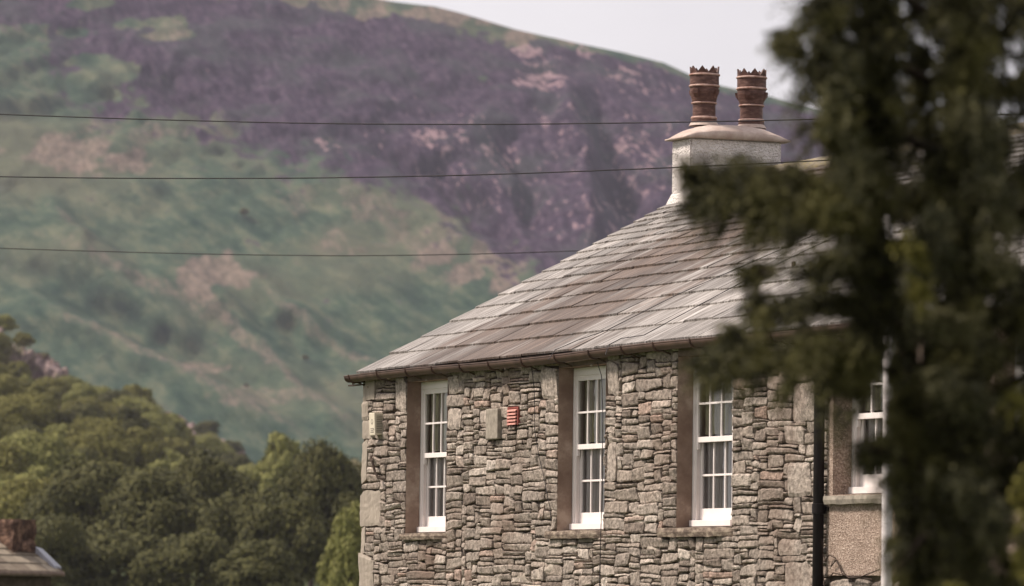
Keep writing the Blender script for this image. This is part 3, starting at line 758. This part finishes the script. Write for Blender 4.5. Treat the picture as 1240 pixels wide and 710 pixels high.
# gutter: half round with sag
gut = MB(); ga, gb = -.12, XE+.3; n = 90; pr = []
def g_c(x): return Vector((x, -.125, 2.55 + .012*math.sin(x*.9) - .008*math.sin(x*.37+1) + (.02 if x > 12 else 0)))
for i in range(n+1):
    x = ga+(gb-ga)*i/n; c0 = g_c(x); ring = []
    for q in range(13):
        g_ = math.pi + math.pi*q/12; ring.append(c0 + Vector((0, .070*math.cos(g_), .072*math.sin(g_)*1.0)))
    for q in range(12, -1, -1):
        g_ = math.pi + math.pi*q/12; ring.append(c0 + Vector((0, .064*math.cos(g_), .066*math.sin(g_))))
    pr.append(ring)
m_ = len(pr[0])
for ring in pr: gut.V += ring
for i in range(n):
    for q in range(m_): a = i*m_+q; b = i*m_+(q+1) % m_; gut.F.append((a, b, b+m_, a+m_))
gut.F.append(tuple(range(13))); gut.F.append(tuple(n*m_+q for q in range(12, -1, -1)))
for sgn in (-1, 1): gut.tube([g_c(ga+(gb-ga)*i/n)+Vector((0, sgn*.068, .002)) for i in range(n+1)], .008, 6)
gutter = gut.build('gutter', GUTTER, house, True)
x = .05
while x < XE:
    mb = MB(); c0 = g_c(x)
    arc = [c0 + Vector((0, .078*math.cos(math.pi+math.pi*q/10), .079*math.sin(math.pi+math.pi*q/10))) for q in range(11)]
    mb.tube([arc[0]+Vector((0,0,.012))]+arc, .010, 6); mb.tube([c0+Vector((0,.02,-.068)), c0+Vector((.02,.10,-.10)), c0+Vector((.03,.13,-.115))], .009, 6)
    mb.build('gutter_bracket', GUTTER, gutter); x += R_.uniform(.78, .98)
for xx in np.arange(.2, XE, .93):
    mb = MB(); c0 = g_c(xx); V0 = c0+Vector((.03, .09, -.13)); mb.lathe(V0-Vector((0,0,.012)), [(.001,0),(.014,.006),(.014,.018),(.001,.024)], 8)
    mb.build('bracket_screw', LIME, gutter)
mb = MB(); mb.box(-.36, .1, -.05, -.005, 2.44, 2.455); mb.box(-.16, .1, -.06, .0, 2.47, 2.49); mb.tube([(-.2,-.05,2.465),(-.1,-.06,2.485),(.1,-.05,2.475)], .012, 6)
mb.build('eaves_board', IRON, house)
# down pipe
dp = MB(); X = 12.25
dp.tube([(X-.06,-.125,2.48),(X-.04,-.125,2.40),(X-.02,-.115,2.32),(X,-.10,2.22),(X,-.095,-4.9)], .052, 16)
pipe = dp.build('downpipe', PIPE, house, True)
for z in (2.2, .86, -.9, -2.7):
    mb = MB(); mb.lathe((X,-.095,z), [(.052,-.05),(.066,-.045),(.066,.045),(.052,.05)], 18); mb.box(X-.10, X+.10, -.05, -.02, z-.02, z+.02); mb.build('pipe_collar', PIPE, pipe)
# plaque stone and vent
a, b, c_, d = PLQ; mb = MB(); mb.box(a, b, -.065, .04, c_, d); o = bevel(mb.build('projecting_stone', SILLG, house), .012)
a, b, c_, d = VENT; mb = MB(); mb.box(a, a+.03, -.035, .03, c_, d); mb.box(b-.03, b, -.035, .03, c_, d); mb.box(a+.03, b-.03, -.034, .03, d-.02, d)
for i in range(5):
    z = c_+.004 + i*(d-c_-.02)/5; mb.add([(a+.03,-.055,z),(b-.03,-.055,z),(b-.03,.02,z+.03),(a+.03,.02,z+.03),(a+.03,-.055,z+.014),(b-.03,-.055,z+.014),(b-.03,.02,z+.044),(a+.03,.02,z+.044)], [(0,3,2,1),(4,5,6,7),(0,1,5,4),(1,2,6,5),(2,3,7,6),(3,0,4,7)])
vsl = MB(); nb_ = 24; vsl.add(mb.V[nb_:], [tuple(i-nb_ for i in f) for f in mb.F[18:]]); mb.V = mb.V[:nb_]; mb.F = mb.F[:18]; o = mb.build('air_vent', TERRA, house); vsl.build('louvre', TERRA2, o); o['label'] = 'red terracotta louvred air vent beside the projecting stone'
# wall tie
mb = MB(); mb.tube([(.44,-.05,1.60),(.52,-.09,1.57),(.60,-.10,1.54),(.66,-.09,1.42),(.74,-.08,1.34),(.84,-.03,1.33)], [.014,.016,.016,.015,.014,.010], 6); mb.build('iron_hook', IRON, house)
# wires fixed on the wall and over the roof
def on_roof(px, py, h=.05):
    # intersect the viewing ray with the front slope plane
    r_ = ray(px, py); n_ = Vector((0, -sinP, cosP)); p0 = roof_pt(0, 0, h); t_ = (p0-CAM).dot(n_)/r_.dot(n_); return CAM + r_*t_
wires = [[(7.02,-.09,2.44),(7.06,-.06,2.3),(7.10,-.055,1.9),(7.12,-.06,1.2),(7.09,-.06,.55),(7.05,-.06,-1.),(7.05,-.06,-4)],
         [(5.30,-.10,2.45),(5.28,-.06,2.2),(5.30,-.06,1.8),(5.42,-.055,1.5),(5.60,-.055,1.2),(5.72,-.05,.95),(5.78,-.06,.8)]]
for q in wires:
    mb = MB(); pts = [Vector(p) for p in q]; fine = []
    for a, b in zip(pts, pts[1:]):
        for f in np.linspace(0, 1, 6)[:-1]: p = a.lerp(b, f); fine.append(p + Vector((.008*mn.noise(p*4), 0, 0)))
    fine.append(pts[-1]); mb.tube(fine, .0042, 6); mb.build('wall_cable', CABLEM, house)
for q in ([(664,436),(672,424),(700,412),(735,400),(820,357),(900,322),(990,283)], [(733,430),(737,418),(752,410),(780,406),(820,384),(900,341),(970,306),(1020,283)], [(880,409),(920,390),(985,350),(1040,325)]):
    mb = MB(); mb.tube([on_roof(*p) for p in q], .0045, 6); mb.build('roof_cable', CABLEM, house)
# roof hook / slate clip near the tree
P_ = on_roof(961, 323, .03); mb = MB(); mb.box(P_.x-.03, P_.x+.03, P_.y-.01, P_.y+.01, P_.z-.0, P_.z+.05); mb.build('roof_hook', IRON, house)
# dead creeper on the rendered panel
def P4(px, py): r_ = ray(px, py); t_ = (-.055-CAM.y)/r_.y; return CAM+r_*t_
for q in ([(998,668),(1002,680),(1006,672),(1012,676),(1018,686),(1024,697)], [(1008,686),(1015,678),(1020,690),(1030,700),(1045,699),(1068,690)], [(1004,700),(1012,694),(1030,698),(1060,702)], [(997,640),(999,660),(998,690),(1000,712)]):
    mb = MB(); mb.tube([P4(*p) + Vector((0, R_.uniform(-.03, 0), 0)) for p in q], .006, 5); mb.build('dead_creeper_stem', IRON, house)

# ---- chimney
cb = MB(); x0, x1, y0, y1 = .06, .60, 3.915, 5.12
cb.box(x0, x1, y0, y1, 4.2, 5.50); chim = cb.build('chimney', ROUGHCAST, house)
bm = bmesh.new(); bm.from_mesh(chim.data); bmesh.ops.bevel(bm, geom=[e_ for e_ in bm.edges], offset=.018, segments=2, affect='EDGES'); bm.to_mesh(chim.data); bm.free()
V = []; F = []; n = 36; cx, cy_ = (x0+x1)/2, (y0+y1)/2; hx, hy = (x1-x0)/2+.055, (y1-y0)/2+.085; cy_ += .012
for j in range(n+1):
    for i in range(n+1):
        u, v = i/n*2-1, j/n*2-1; e_ = max(abs(u), abs(v)**1.4)
        rx = 1 - .03*mn.noise(Vector((u*3, v*3, 0)))
        z = 5.505 + .175*(1-abs(v)**3.2)*(1-.6*abs(u)**3) + .012*mn.noise(Vector((u*4, v*5, 3))) + .012
        V.append((cx+u*hx*rx, cy_+v*hy*rx, z))
nb = len(V)
for v_ in list(V): V.append((v_[0]*.985+cx*.015, v_[1], 5.498 + .004*mn.noise(Vector((v_[0]*9, v_[1]*9, 0)))))
for j in range(n):
    for i in range(n):
        a = j*(n+1)+i; F.append((a, a+1, a+n+2, a+n+1)); F.append((nb+a, nb+a+n+1, nb+a+n+2, nb+a+1))
for i in range(n):
    for a, b in ((i, i+1), (n*(n+1)+i+1, n*(n+1)+i), ((i+1)*(n+1), i*(n+1)), (i*(n+1)+n, (i+1)*(n+1)+n)): F.append((a, nb+a, nb+b, b))
mesh('chimney_cap', V, F, CEMENT, chim, True)
def pot(cx, cy_, zb, rot):
    m = MB(); m.lathe((cx, cy_, zb), [(.155,-.03),(.155,.02),(.138,.035),(.138,.20),(.142,.225),(.165,.33),(.172,.36),(.172,.40),(.176,.42),(.176,.55),(.178,.57),(.150,.57),(.150,.40),(.12,.2),(.12,-.03)], 40)
    # eight pointed teeth
    for q in range(8):
        a0 = rot + 2*math.pi*q/8; wd = math.pi/8*.98; P_ = []
        for rr_ in (.178, .158):
            for an, z in ((a0-wd, .568), (a0-wd, .585), (a0, .668), (a0+wd, .585), (a0+wd, .568)):
                P_.append((cx+rr_*math.cos(an)*(1.02 if z > .6 else 1), cy_+rr_*math.sin(an)*(1.02 if z > .6 else 1), zb+z))
        m.add(P_, [(0,4,3,2,1), (5,6,7,8,9)] + [(i_, (i_+1) % 5, (i_+1) % 5+5, i_+5) for i_ in range(5)])
    # horned vents low on the bulge
    for q in range(4):
        an = rot + .35 + math.pi/2*q; d_ = Vector((math.cos(an), math.sin(an), 0)); s_ = Vector((-d_.y, d_.x, 0)); c0 = Vector((cx, cy_, zb))
        P_ = [c0+d_*.13+s_*.03+Vector((0,0,.25)), c0+d_*.13-s_*.03+Vector((0,0,.25)), c0+d_*.192-s_*.03+Vector((0,0,.335)), c0+d_*.192+s_*.03+Vector((0,0,.335)), c0+d_*.198+s_*.036+Vector((0,0,.385)), c0+d_*.198-s_*.036+Vector((0,0,.385)), c0+d_*.14-s_*.036+Vector((0,0,.385)), c0+d_*.14+s_*.036+Vector((0,0,.385))]
        m.add(P_, [(0,1,2,3), (3,2,5,4), (4,5,6,7), (0,3,4,7), (1,6,5,2)])
    o = m.build('chimney_pot', POT, chim)
    m = MB()
    for z, r_, th in ((.045,.158,.016), (.225,.155,.010), (.43,.186,.013), (.565,.188,.012)):
        m.lathe((cx, cy_, zb+z), [(r_-.022,-th), (r_-.004,-th), (r_+.003,0), (r_-.004,th), (r_-.022,th)], 40)
    m.build('pot_rings', POTRING, chim, True)
    m = MB(); m.lathe((cx, cy_, zb), [(.185,-.05), (.172,-.03), (.162,-.012), (.15,.0)], 30); m.build('mortar_flaunching', CEMENT, chim, True)
pot(.30, 4.225, 5.725, .2); pot(.30, 4.855, 5.725, .55)
# mortar fillet at the foot of the stack
V = []
mb = MB()
def rz(y): return 2.578 + (y+.06)*PIT + .03
f_ = .05
ring0 = [(x0-.0, y0), (x1, y0), (x1, RY), (x0, RY)]
mb.add([(x0-f_, y0-f_, rz(y0-f_)), (x1+f_, y0-f_, rz(y0-f_)), (x1, y0, rz(y0)+.10), (x0, y0, rz(y0)+.10)], [(0,1,2,3)])
mb.add([(x1+f_, y0-f_, rz(y0-f_)), (x1+f_, RY, rz(RY)), (x1, RY, rz(RY)+.09), (x1, y0, rz(y0)+.10)], [(0,1,2,3)])
mb.add([(x0-f_, RY, rz(RY)), (x0-f_, y0-f_, rz(y0-f_)), (x0, y0, rz(y0)+.10), (x0, RY, rz(RY)+.09)], [(0,1,2,3)])
mb.build('mortar_fillet', ROUGHCAST, chim)

# ---- alarm box
ab = empty('alarm_box', (.60, -.02, 1.82), 'small cream alarm box with slotted side near the stone house corner', 'alarm box')
mb = MB(); ax0, ax1, az0, az1 = .50, .69, 1.835, 2.10
mb.add([(ax0,.0,az0+.01),(ax1,.0,az0+.01),(ax1+.0,.0,az1-.005),(ax0,.0,az1-.005),(ax0+.005,-.105,az0),(ax1-.005,-.105,az0),(ax1-.005,-.118,az1),(ax0+.005,-.118,az1)], [(0,1,2,3),(4,7,6,5),(0,4,5,1),(1,5,6,2),(2,6,7,3),(3,7,4,0)])
bevel(mb.build('casing', ALARM, ab), .01)
mb = MB()
for i in range(10):
    z = az0+.035+i*.0205; mb.box(ax1-.008, ax1+.003, -.088, -.020, z, z+.009)
mb.build('side_slots', MARK, ab)
mb = MB(); mb.lathe((0,0,0), [(.022,0),(.03,0),(.03,.004),(.022,.004),(.022,0)], 20)
mb.V = [Vector((ax0+.105+v.x, -.1125-v.z*.5, az0+.16+v.y)) for v in mb.V]
for x_, z_, w_ in ((.05,.075,.11),(.06,.055,.07),(.05,.035,.10),(.14,.06,.03)): mb.box(ax0+x_, ax0+x_+w_, -.1100, -.1050, az0+z_, az0+z_+.010)
mb.build('printed_mark', MARK, ab)

# ------------------------------------------------------------------ small slate building at lower left
sm = empty('slate_outbuilding', st(s_of(10, 112), 112, -5), 'low building with sloping pale slate roof and squat brown chimney', 'house')
psi = math.radians(50); D1 = SH*math.cos(psi) + FH*math.sin(psi); D2 = -SH*math.sin(psi) + FH*math.cos(psi)
O = at(74, 694, 112.)          # right eave corner
def Q(a, b, z): return O + D1*a + D2*b + Vector((0, 0, z))
HW, HR = 1.9, 1.12; LEN = 9.
mb = MB(); lw = HR/HW
sl = math.hypot(HW, HR); l = 0; e = .36
while l < sl-.02:
    x = -LEN
    while x < 0:
        wd = random.uniform(.22, .42); x1 = min(x+wd, .02); l2 = min(sl, l+e*1.4); f0, f1 = (l+random.uniform(-.012,.012))/sl, l2/sl
        mb.add([Q(x+.004, f0*HW, f0*HR+.045), Q(x1-.004, f0*HW, f0*HR+.045), Q(x1-.004, f1*HW, f1*HR+.006), Q(x+.004, f1*HW, f1*HR+.006), Q(x+.004, f0*HW, f0*HR+.01), Q(x1-.004, f0*HW, f0*HR+.01)], [(0,1,2,3),(4,5,1,0),(5,2,1),(4,0,3)]); x = x1
    l += e; e = max(.2, e*.93)
k = MT('slate_pale_tan', .75, .3); c = k.mix(1, k.ramp(k.island(), [(0, (.13,.10,.074)), (.5, (.22,.18,.135)), (1, (.31,.26,.20))]), k.ramp(k.noise(9, 6, .7), [(.3, .7), (.7, 1.2)]), 'MULTIPLY'); k.color(c); k.bump(k.noise(30, 5), .5, .01)
mb.build('roof', k.m, sm)
mb = MB(); mb.add([Q(-LEN,0,0), Q(.02,0,0), Q(.02,HW,HR), Q(-LEN,HW,HR), Q(.02,2*HW,0), Q(-LEN,2*HW,0)], [(0,1,2,3), (3,2,4,5)])
mb.build('roof_deck', TIMBER, sm)
k = MT('dark_rubble_gable', .95, .1); k.color(k.ramp(k.noise(5, 6, .7), [(.3, (.035,.027,.02)), (.7, (.12,.09,.068))])); k.bump(k.noise(8, 5), .8, .03); DG = k.m
mb = MB(); z0 = -5 - O.z
mb.add([Q(-.12,.2,z0), Q(-.12,2*HW-.2,z0), Q(-.12,2*HW-.2,-.07), Q(-.12,HW,HR-.06), Q(-.12,.2,-.07), Q(-LEN,.2,z0), Q(-LEN,.2,-.07), Q(-LEN,2*HW-.2,z0), Q(-LEN,2*HW-.2,-.07), Q(-LEN,HW,HR-.06)],
       [(0,1,2,3,4), (5,0,4,6), (1,7,8,2), (7,5,6,9,8)]); mb.build('wall', DG, sm)
mb = MB(); 
for a, b in ((Q(.03,-.03,-.03), Q(.03,HW,HR-.02)), (Q(.03,HW,HR-.02), Q(.03,2*HW,-.03))):
    mb.tube([a, b], .06, 6)
mb.build('verge_board', IRON, sm)
mb = MB(); mb.tube([Q(-LEN,-.09,-.03), Q(-.02,-.09,-.03)], .06, 10); mb.build('gutter', TIMBER, sm, True)
mb = MB()
CH = [(-.85,.72),(-.10,.72),(-.10,1.5),(-.85,1.5)]
lo, hi = [], []
for a, b in CH: lo.append(Q(a, b, .2)); hi.append(Q(a*.98, b, 1.20))
V = []; F = []; 
nn = 14
for r_ in range(nn+1):
    f = r_/nn
    for sd_ in range(4):
        for q in range(6):
            g0, g1 = lo[sd_].lerp(hi[sd_], f), lo[(sd_+1) % 4].lerp(hi[(sd_+1) % 4], f); p = g0.lerp(g1, q/6)
            V.append(p + Vector((mn.noise(p*4), mn.noise(p*4+Vector((5,0,0))), 0))*.05)
for r_ in range(nn):
    for q in range(24): a = r_*24+q; b = r_*24+(q+1) % 24; F.append((a, b, b+24, a+24))
F.append(tuple(nn*24+q for q in range(24)))
k = MT('brown_stack_stone', .95, .1); c = k.ramp(k.noise(5, 7, .7), [(.36, (.035,.022,.017)), (.5, (.085,.052,.040)), (.62, (.20,.125,.09))]); k.color(c); k.bump(k.noise(12, 6), .9, .04)
mesh('chimney', V, F, k.m, sm)
mb = MB(); mb.add([Q(-.14,.72,.46), Q(.08,.70,.44), Q(.10,.10,.09), Q(-.10,.12,.09), Q(-.14,.72,.60), Q(.08,.70,.55), Q(.10,.10,.14), Q(-.10,.12,.16)], [(3,2,1,0),(4,5,6,7),(0,1,5,4),(1,2,6,5),(2,3,7,6),(3,0,4,7)])
mb.build('lead_flashing', LEAD, sm)

# ------------------------------------------------------------------ overhead cables
def cable(pts, label):
    """pts: (px, py, depth)"""
    mb = MB(); P_ = []
    for (a, b, c_), (d, e, f) in zip(pts, pts[1:]):
        for q in range(6): g_ = q/6; P_.append((a+(d-a)*g_, b+(e-b)*g_, c_+(f-c_)*g_))
    P_.append(pts[-1]); W = [at(*p) for p in P_]
    W = [sum((W[max(0, min(len(W)-1, i+k_))] for k_ in (-4,-3,-2,-1, 0, 1, 2,3,4)), Vector())/9 if 3 < i < len(W)-4 else W[i] for i in range(len(W))]
    mb.tube(W, .0068, 8); o = mb.build('overhead_cable', CABLEM, None, True); tag(o, label, 'cable', 'overhead cables')
cable([(-260,128,60),(0,139,59),(250,147.5,58),(480,151.5,57),(700,150.5,56),(975,145.5,55),(1400,134,54)], 'highest overhead cable, level with the top of the chimney cap')
cable([(-260,208,60),(0,215,59),(250,217,58),(480,215,57),(700,208.5,56),(975,196,55),(1400,174,54)], 'middle overhead cable, crossing the white chimney stack')
cable([(-260,292,78),(0,301,77),(180,306.5,76),(350,310,75),(500,310,74.5),(690,305,74),(830,298,73)], 'lowest overhead cable, meeting the slate roof edge')

# ------------------------------------------------------------------ white pole seen through the conifer
k = MT('pole_white_paint', .5, .4); k.color(k.ramp(k.noise(3, 5), [(.3, (.56,.50,.49)), (.7, (.72,.67,.66))])); 
pl = empty('white_pole', st(s_of(1075, 40), 40, -4.6), 'slim white-painted pole seen through gaps in the dark conifer', 'pole')
mb = MB(); b0 = at(1075, 560, 40.); mb.tube([Vector((b0.x, b0.y, -4.6)), Vector((b0.x, b0.y, 0)), at(1077, 80, 40.)], [.055, .045, .030], 14); mb.build('shaft', k.m, pl, True)
mb = MB(); mb.lathe(at(1077, 80, 40.), [(.03,0),(.045,.01),(.045,.03),(.02,.06),(.001,.065)], 14); mb.build('cap', k.m, pl, True)

# ------------------------------------------------------------------ foreground conifer
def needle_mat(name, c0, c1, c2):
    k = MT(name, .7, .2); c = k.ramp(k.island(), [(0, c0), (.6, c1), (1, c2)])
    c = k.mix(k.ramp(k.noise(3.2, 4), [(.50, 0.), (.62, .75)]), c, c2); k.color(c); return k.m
CONM = needle_mat('conifer_sprays', (.012,.011,.004), (.028,.027,.010), (.12,.11,.034))  # palest tone, also mixed in by noise, paints sun highlights on the sprays
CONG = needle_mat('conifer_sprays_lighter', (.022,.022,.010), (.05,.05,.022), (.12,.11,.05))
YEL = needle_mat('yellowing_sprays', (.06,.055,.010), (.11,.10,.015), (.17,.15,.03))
CBARK = plain('conifer_bark', (.022, .015, .011), .95, .1, .4, 12, .8, .02)
def sprays(centres, n_per, sz, sd, lf=1.0, spread=.55):
    """centres: (x,y,z,radius,dir(3)); narrow leaflets fanned along drooping twigs"""
    r = np.random.default_rng(sd); P_ = []
    for (c, rad, d) in centres:
        c = np.array(c); d = np.array(d, float); d /= np.linalg.norm(d)
        nt = max(3, int(n_per/16))
        o = r.normal(size=(nt, 3)); o /= np.linalg.norm(o, axis=1)[:, None]; o *= (r.random(nt)**.45)[:, None]*rad
        base = c + o; td = d + spread*r.normal(size=(nt, 3)); td[:, 2] -= .25; td /= np.linalg.norm(td, axis=1)[:, None]
        L = sz*3.2*lf*(.6+.8*r.random(nt))
        for j in range(16):
            f = (j+r.random(nt))/16; p = base + td*(L*f)[:, None]; p[:, 2] -= .25*L*f*f
            side = np.cross(td, r.normal(size=(nt, 3))); side /= np.linalg.norm(side, axis=1)[:, None]
            ld = td*.7 + side*.8; ld /= np.linalg.norm(ld, axis=1)[:, None]; nn = np.cross(ld, r.normal(size=(nt, 3))); nn /= np.linalg.norm(nn, axis=1)[:, None]
            l_ = (sz*(.7+.6*r.random(nt))*(1.1-.6*f))[:, None]; w_ = l_*.30
            P_.append(np.stack([p, p+ld*l_*.5+nn*w_, p+ld*l_, p+ld*l_*.5-nn*w_], 1))
    P_ = np.concatenate(P_).reshape(-1, 3); return P_, np.arange(len(P_)).reshape(-1, 4)
def near(d, px): return d - 3.4 + 2.0*max(0, min(1, (1010-px)/150))
def cloud_from(specs, seed, n_step=9):
    """specs: (px0,py0,px1,py1,rad_px0,rad_px1,depth0,depth1) capsules of foliage"""
    r = random.Random(seed); out_ = []
    for (x0, y0, x1, y1, r0, r1, d0, d1, n) in specs:
        for i in range(n):
            f = r.random(); dep = near(d0+(d1-d0)*f, x0+(x1-x0)*f); rad = max(2, (r0+(r1-r0)*f) - 11)*(1 if n > 100 else 1.0)
            a = r.uniform(0, 6.28); q = rad*math.sqrt(r.random())
            c = at(x0+(x1-x0)*f+q*math.cos(a), y0+(y1-y0)*f+q*math.sin(a), dep + r.gauss(0, rad/FPX*dep*.6))
            dr = at(x1, y1, d1)-at(x0, y0, d0); dr = dr.normalized() if dr.length > .05 else Vector((0,0,-1))
            out_.append((c, .037+.015*r.random(), tuple(dr+Vector((r.gauss(0,.4), r.gauss(0,.4), r.gauss(0,.4))))))
    return out_
con = empty('conifer_tree', Vector((at(1150, 500, 17.5).x, at(1150, 500, 17.5).y, -2.6)), 'large dark out-of-focus conifer with branches reaching across the slate roof', 'tree')
base = at(1165, 500, 17.5)
mb = MB(); mb.tube([Vector((base.x, base.y, -2.9)), Vector((base.x+.02, base.y, -1)), Vector((base.x, base.y, 1)), Vector((base.x-.02, base.y+.02, 2.3)), Vector((base.x, base.y, 4.0))], [.11,.09,.075,.055,.02], 12)
mb.build('trunk', CBARK, con, True)
limbs = [(1165,330,1010,265,850,245),(1165,480,1010,425,860,440),(1165,200,1060,150,965,120),(1165,120,1050,60,950,50),(1165,430,1040,370,905,385),(1165,380,1050,330,920,330),(1165,600,1100,560,1050,540),(1165,640,1120,650,1085,690),(1165,500,1250,450,1330,430),(1165,300,1260,240,1350,200),(1165,640,1260,600,1340,600),(1165,50,1060,-30,960,-60)]
for (a, b, c_, d, e, f) in limbs:
    mb = MB(); mb.tube([at(a, b, 17.5), at(c_, d, near(20.2, c_)), at(e, f, near(19.8, e))], [.022, .013, .004], 7); mb.build('limb', CBARK, con, True)
main = [ # px0,py0,px1,py1,r0,r1,d0,d1,n
 (1120,-60,1120,760,60,50,20.8,20.8,330),(1200,-60,1210,760,75,75,20.6,20.6,420),(1165,-60,1165,760,42,46,20.1,20.1,260),(1290,-60,1290,760,70,70,20.8,20.8,200),
 (1060,-50,1045,120,50,55,20.3,20.2,120),(1005,20,1010,180,22,30,20.1,20.1,55),(1045,120,1045,300,50,38,20.3,20.3,125),(1005,235,1040,280,30,36,20.1,20.2,34),
 (985,226,900,232,36,36,20,19.9,95),(900,225,850,240,32,20,19.9,19.9,48),(1000,262,925,278,22,15,20,19.9,26),(850,215,838,205,9,5,19.8,19.8,5),
 (970,60,950,48,8,9,19.9,19.9,12),(990,90,968,75,8,5,19.9,19.9,5),(1010,0,985,15,18,10,20,20,14),
 (1060,330,1000,322,24,14,20.2,20.1,26),(1050,365,925,376,20,14,20.2,20,34),(1070,300,1050,420,26,30,20.4,20.3,60),
 (1060,428,960,434,29,23,20.1,20,52),(960,432,860,440,23,17,20,19.9,42),(1060,460,1000,462,20,12,20.1,20,26),(900,395,880,412,6,7,19.9,19.9,4),(930,350,905,380,7,8,20,20,5),(940,325,905,335,10,7,20,20,8),
 (1100,470,1095,540,24,22,20.2,20.2,34),(1078,545,1056,547,17,14,20,20,16),(1110,480,1108,700,30,26,20.5,20.5,120)]
P_, Fq = sprays(cloud_from(main, 3), 190, .021, 5)
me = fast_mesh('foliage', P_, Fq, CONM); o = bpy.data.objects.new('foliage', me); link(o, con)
# feathery tips that leave the mass to the left and droop
tips = []; rt = random.Random(21)
for (x, y, dx, dy, n_) in ((985,45,-1,.1,10),(980,110,-1,.3,8),(990,160,-1,.5,8),(1000,10,-1,-.2,8),(965,60,-1,.05,5),(860,215,-1,.25,14),(850,240,-1,.5,12),(880,265,-1,.9,12),(920,280,-1,.9,12),(960,288,-.9,.8,10),(870,205,-1,-.25,8),(910,198,-.9,-.3,8),(990,325,-1,.25,10),(935,378,-1,.15,10),(1000,345,-1,.4,8),(990,395,-1,.6,8),(870,438,-1,.05,12),(880,455,-1,.4,12),(920,462,-.8,.8,12),(960,468,-.8,.8,10),(900,412,-1,-.3,8),(940,405,-1,-.3,8),(1000,478,-.6,.9,8),(1030,490,-.6,.9,8),(1062,550,-1,.2,6),(1085,600,-.8,.8,8),(1090,660,-.8,.8,8),(1030,300,-1,.3,8),(1040,200,-1,.5,6)):
    for i in range(n_):
        dd = near(20.0, x) + rt.uniform(-.1, .1); c0 = at(x+rt.gauss(0, 10), y+rt.gauss(0, 8), dd); d_ = RIGHT*(dx+rt.gauss(0, .3)) + DOWN*(dy+rt.gauss(0, .3)) + FWD*rt.gauss(0, .3)
        tips.append((c0, .012, tuple(d_)))
P_, Fq = sprays(tips, 48, .019, 31, 1.9, .35); me = fast_mesh('branch_tips', P_, Fq, CONM); link(bpy.data.objects.new('branch_tips', me), con)
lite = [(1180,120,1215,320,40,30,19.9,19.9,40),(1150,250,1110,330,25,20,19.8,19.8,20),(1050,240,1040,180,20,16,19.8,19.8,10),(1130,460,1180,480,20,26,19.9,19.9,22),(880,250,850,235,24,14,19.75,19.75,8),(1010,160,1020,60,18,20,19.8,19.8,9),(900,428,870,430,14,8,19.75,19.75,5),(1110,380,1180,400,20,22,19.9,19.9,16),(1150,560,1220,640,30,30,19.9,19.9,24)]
P_, Fq = sprays(cloud_from(lite, 9), 120, .021, 6); me = fast_mesh('sunlit_toned_sprays', P_, Fq, CONG); link(bpy.data.objects.new('sunlit_toned_sprays', me), con)  # sunlight on these clumps is put into their lighter leaf colour
yl = [(1080,285,1100,300,9,10,19.7,19.7,5),(1110,340,1120,350,12,10,19.7,19.7,4),(1238,470,1236,520,5,8,19.7,19.7,4),(1236,560,1240,690,7,8,19.7,19.7,7),(1160,708,1150,715,10,8,19.7,19.7,3)]
P_, Fq = sprays(cloud_from(yl, 4), 90, .021, 8); me = fast_mesh('yellow_sprays', P_, Fq, YEL); link(bpy.data.objects.new('yellow_sprays', me), con)

# ------------------------------------------------------------------ haze in the valley air
HAZE = True
if HAZE:
    mb = MB(); a, b, c_, d = st(-700, -60), st(700, -60), st(700, 3250), st(-700, 3250); zt = 470
    mb.V = [Vector((p.x, p.y, -7)) for p in (a, b, c_, d)] + [Vector((p.x, p.y, zt)) for p in (a, b, c_, d)]
    mb.F = [(0,3,2,1),(4,5,6,7),(0,1,5,4),(1,2,6,5),(2,3,7,6),(3,0,4,7)]
    hm_ = bpy.data.materials.new('valley_air'); hm_.use_nodes = True; t = hm_.node_tree; t.nodes.clear()
    oo = t.nodes.new('ShaderNodeOutputMaterial'); pv = t.nodes.new('ShaderNodeVolumePrincipled'); pv.inputs['Density'].default_value = .00005
    pv.inputs['Color'].default_value = (.84, .84, 1.0, 1); pv.inputs['Anisotropy'].default_value = .2; t.links.new(pv.outputs[0], oo.inputs['Volume'])
    o = mb.build('haze', hm_); tag(o, 'faint even haze filling the valley air', 'haze', kind='stuff')
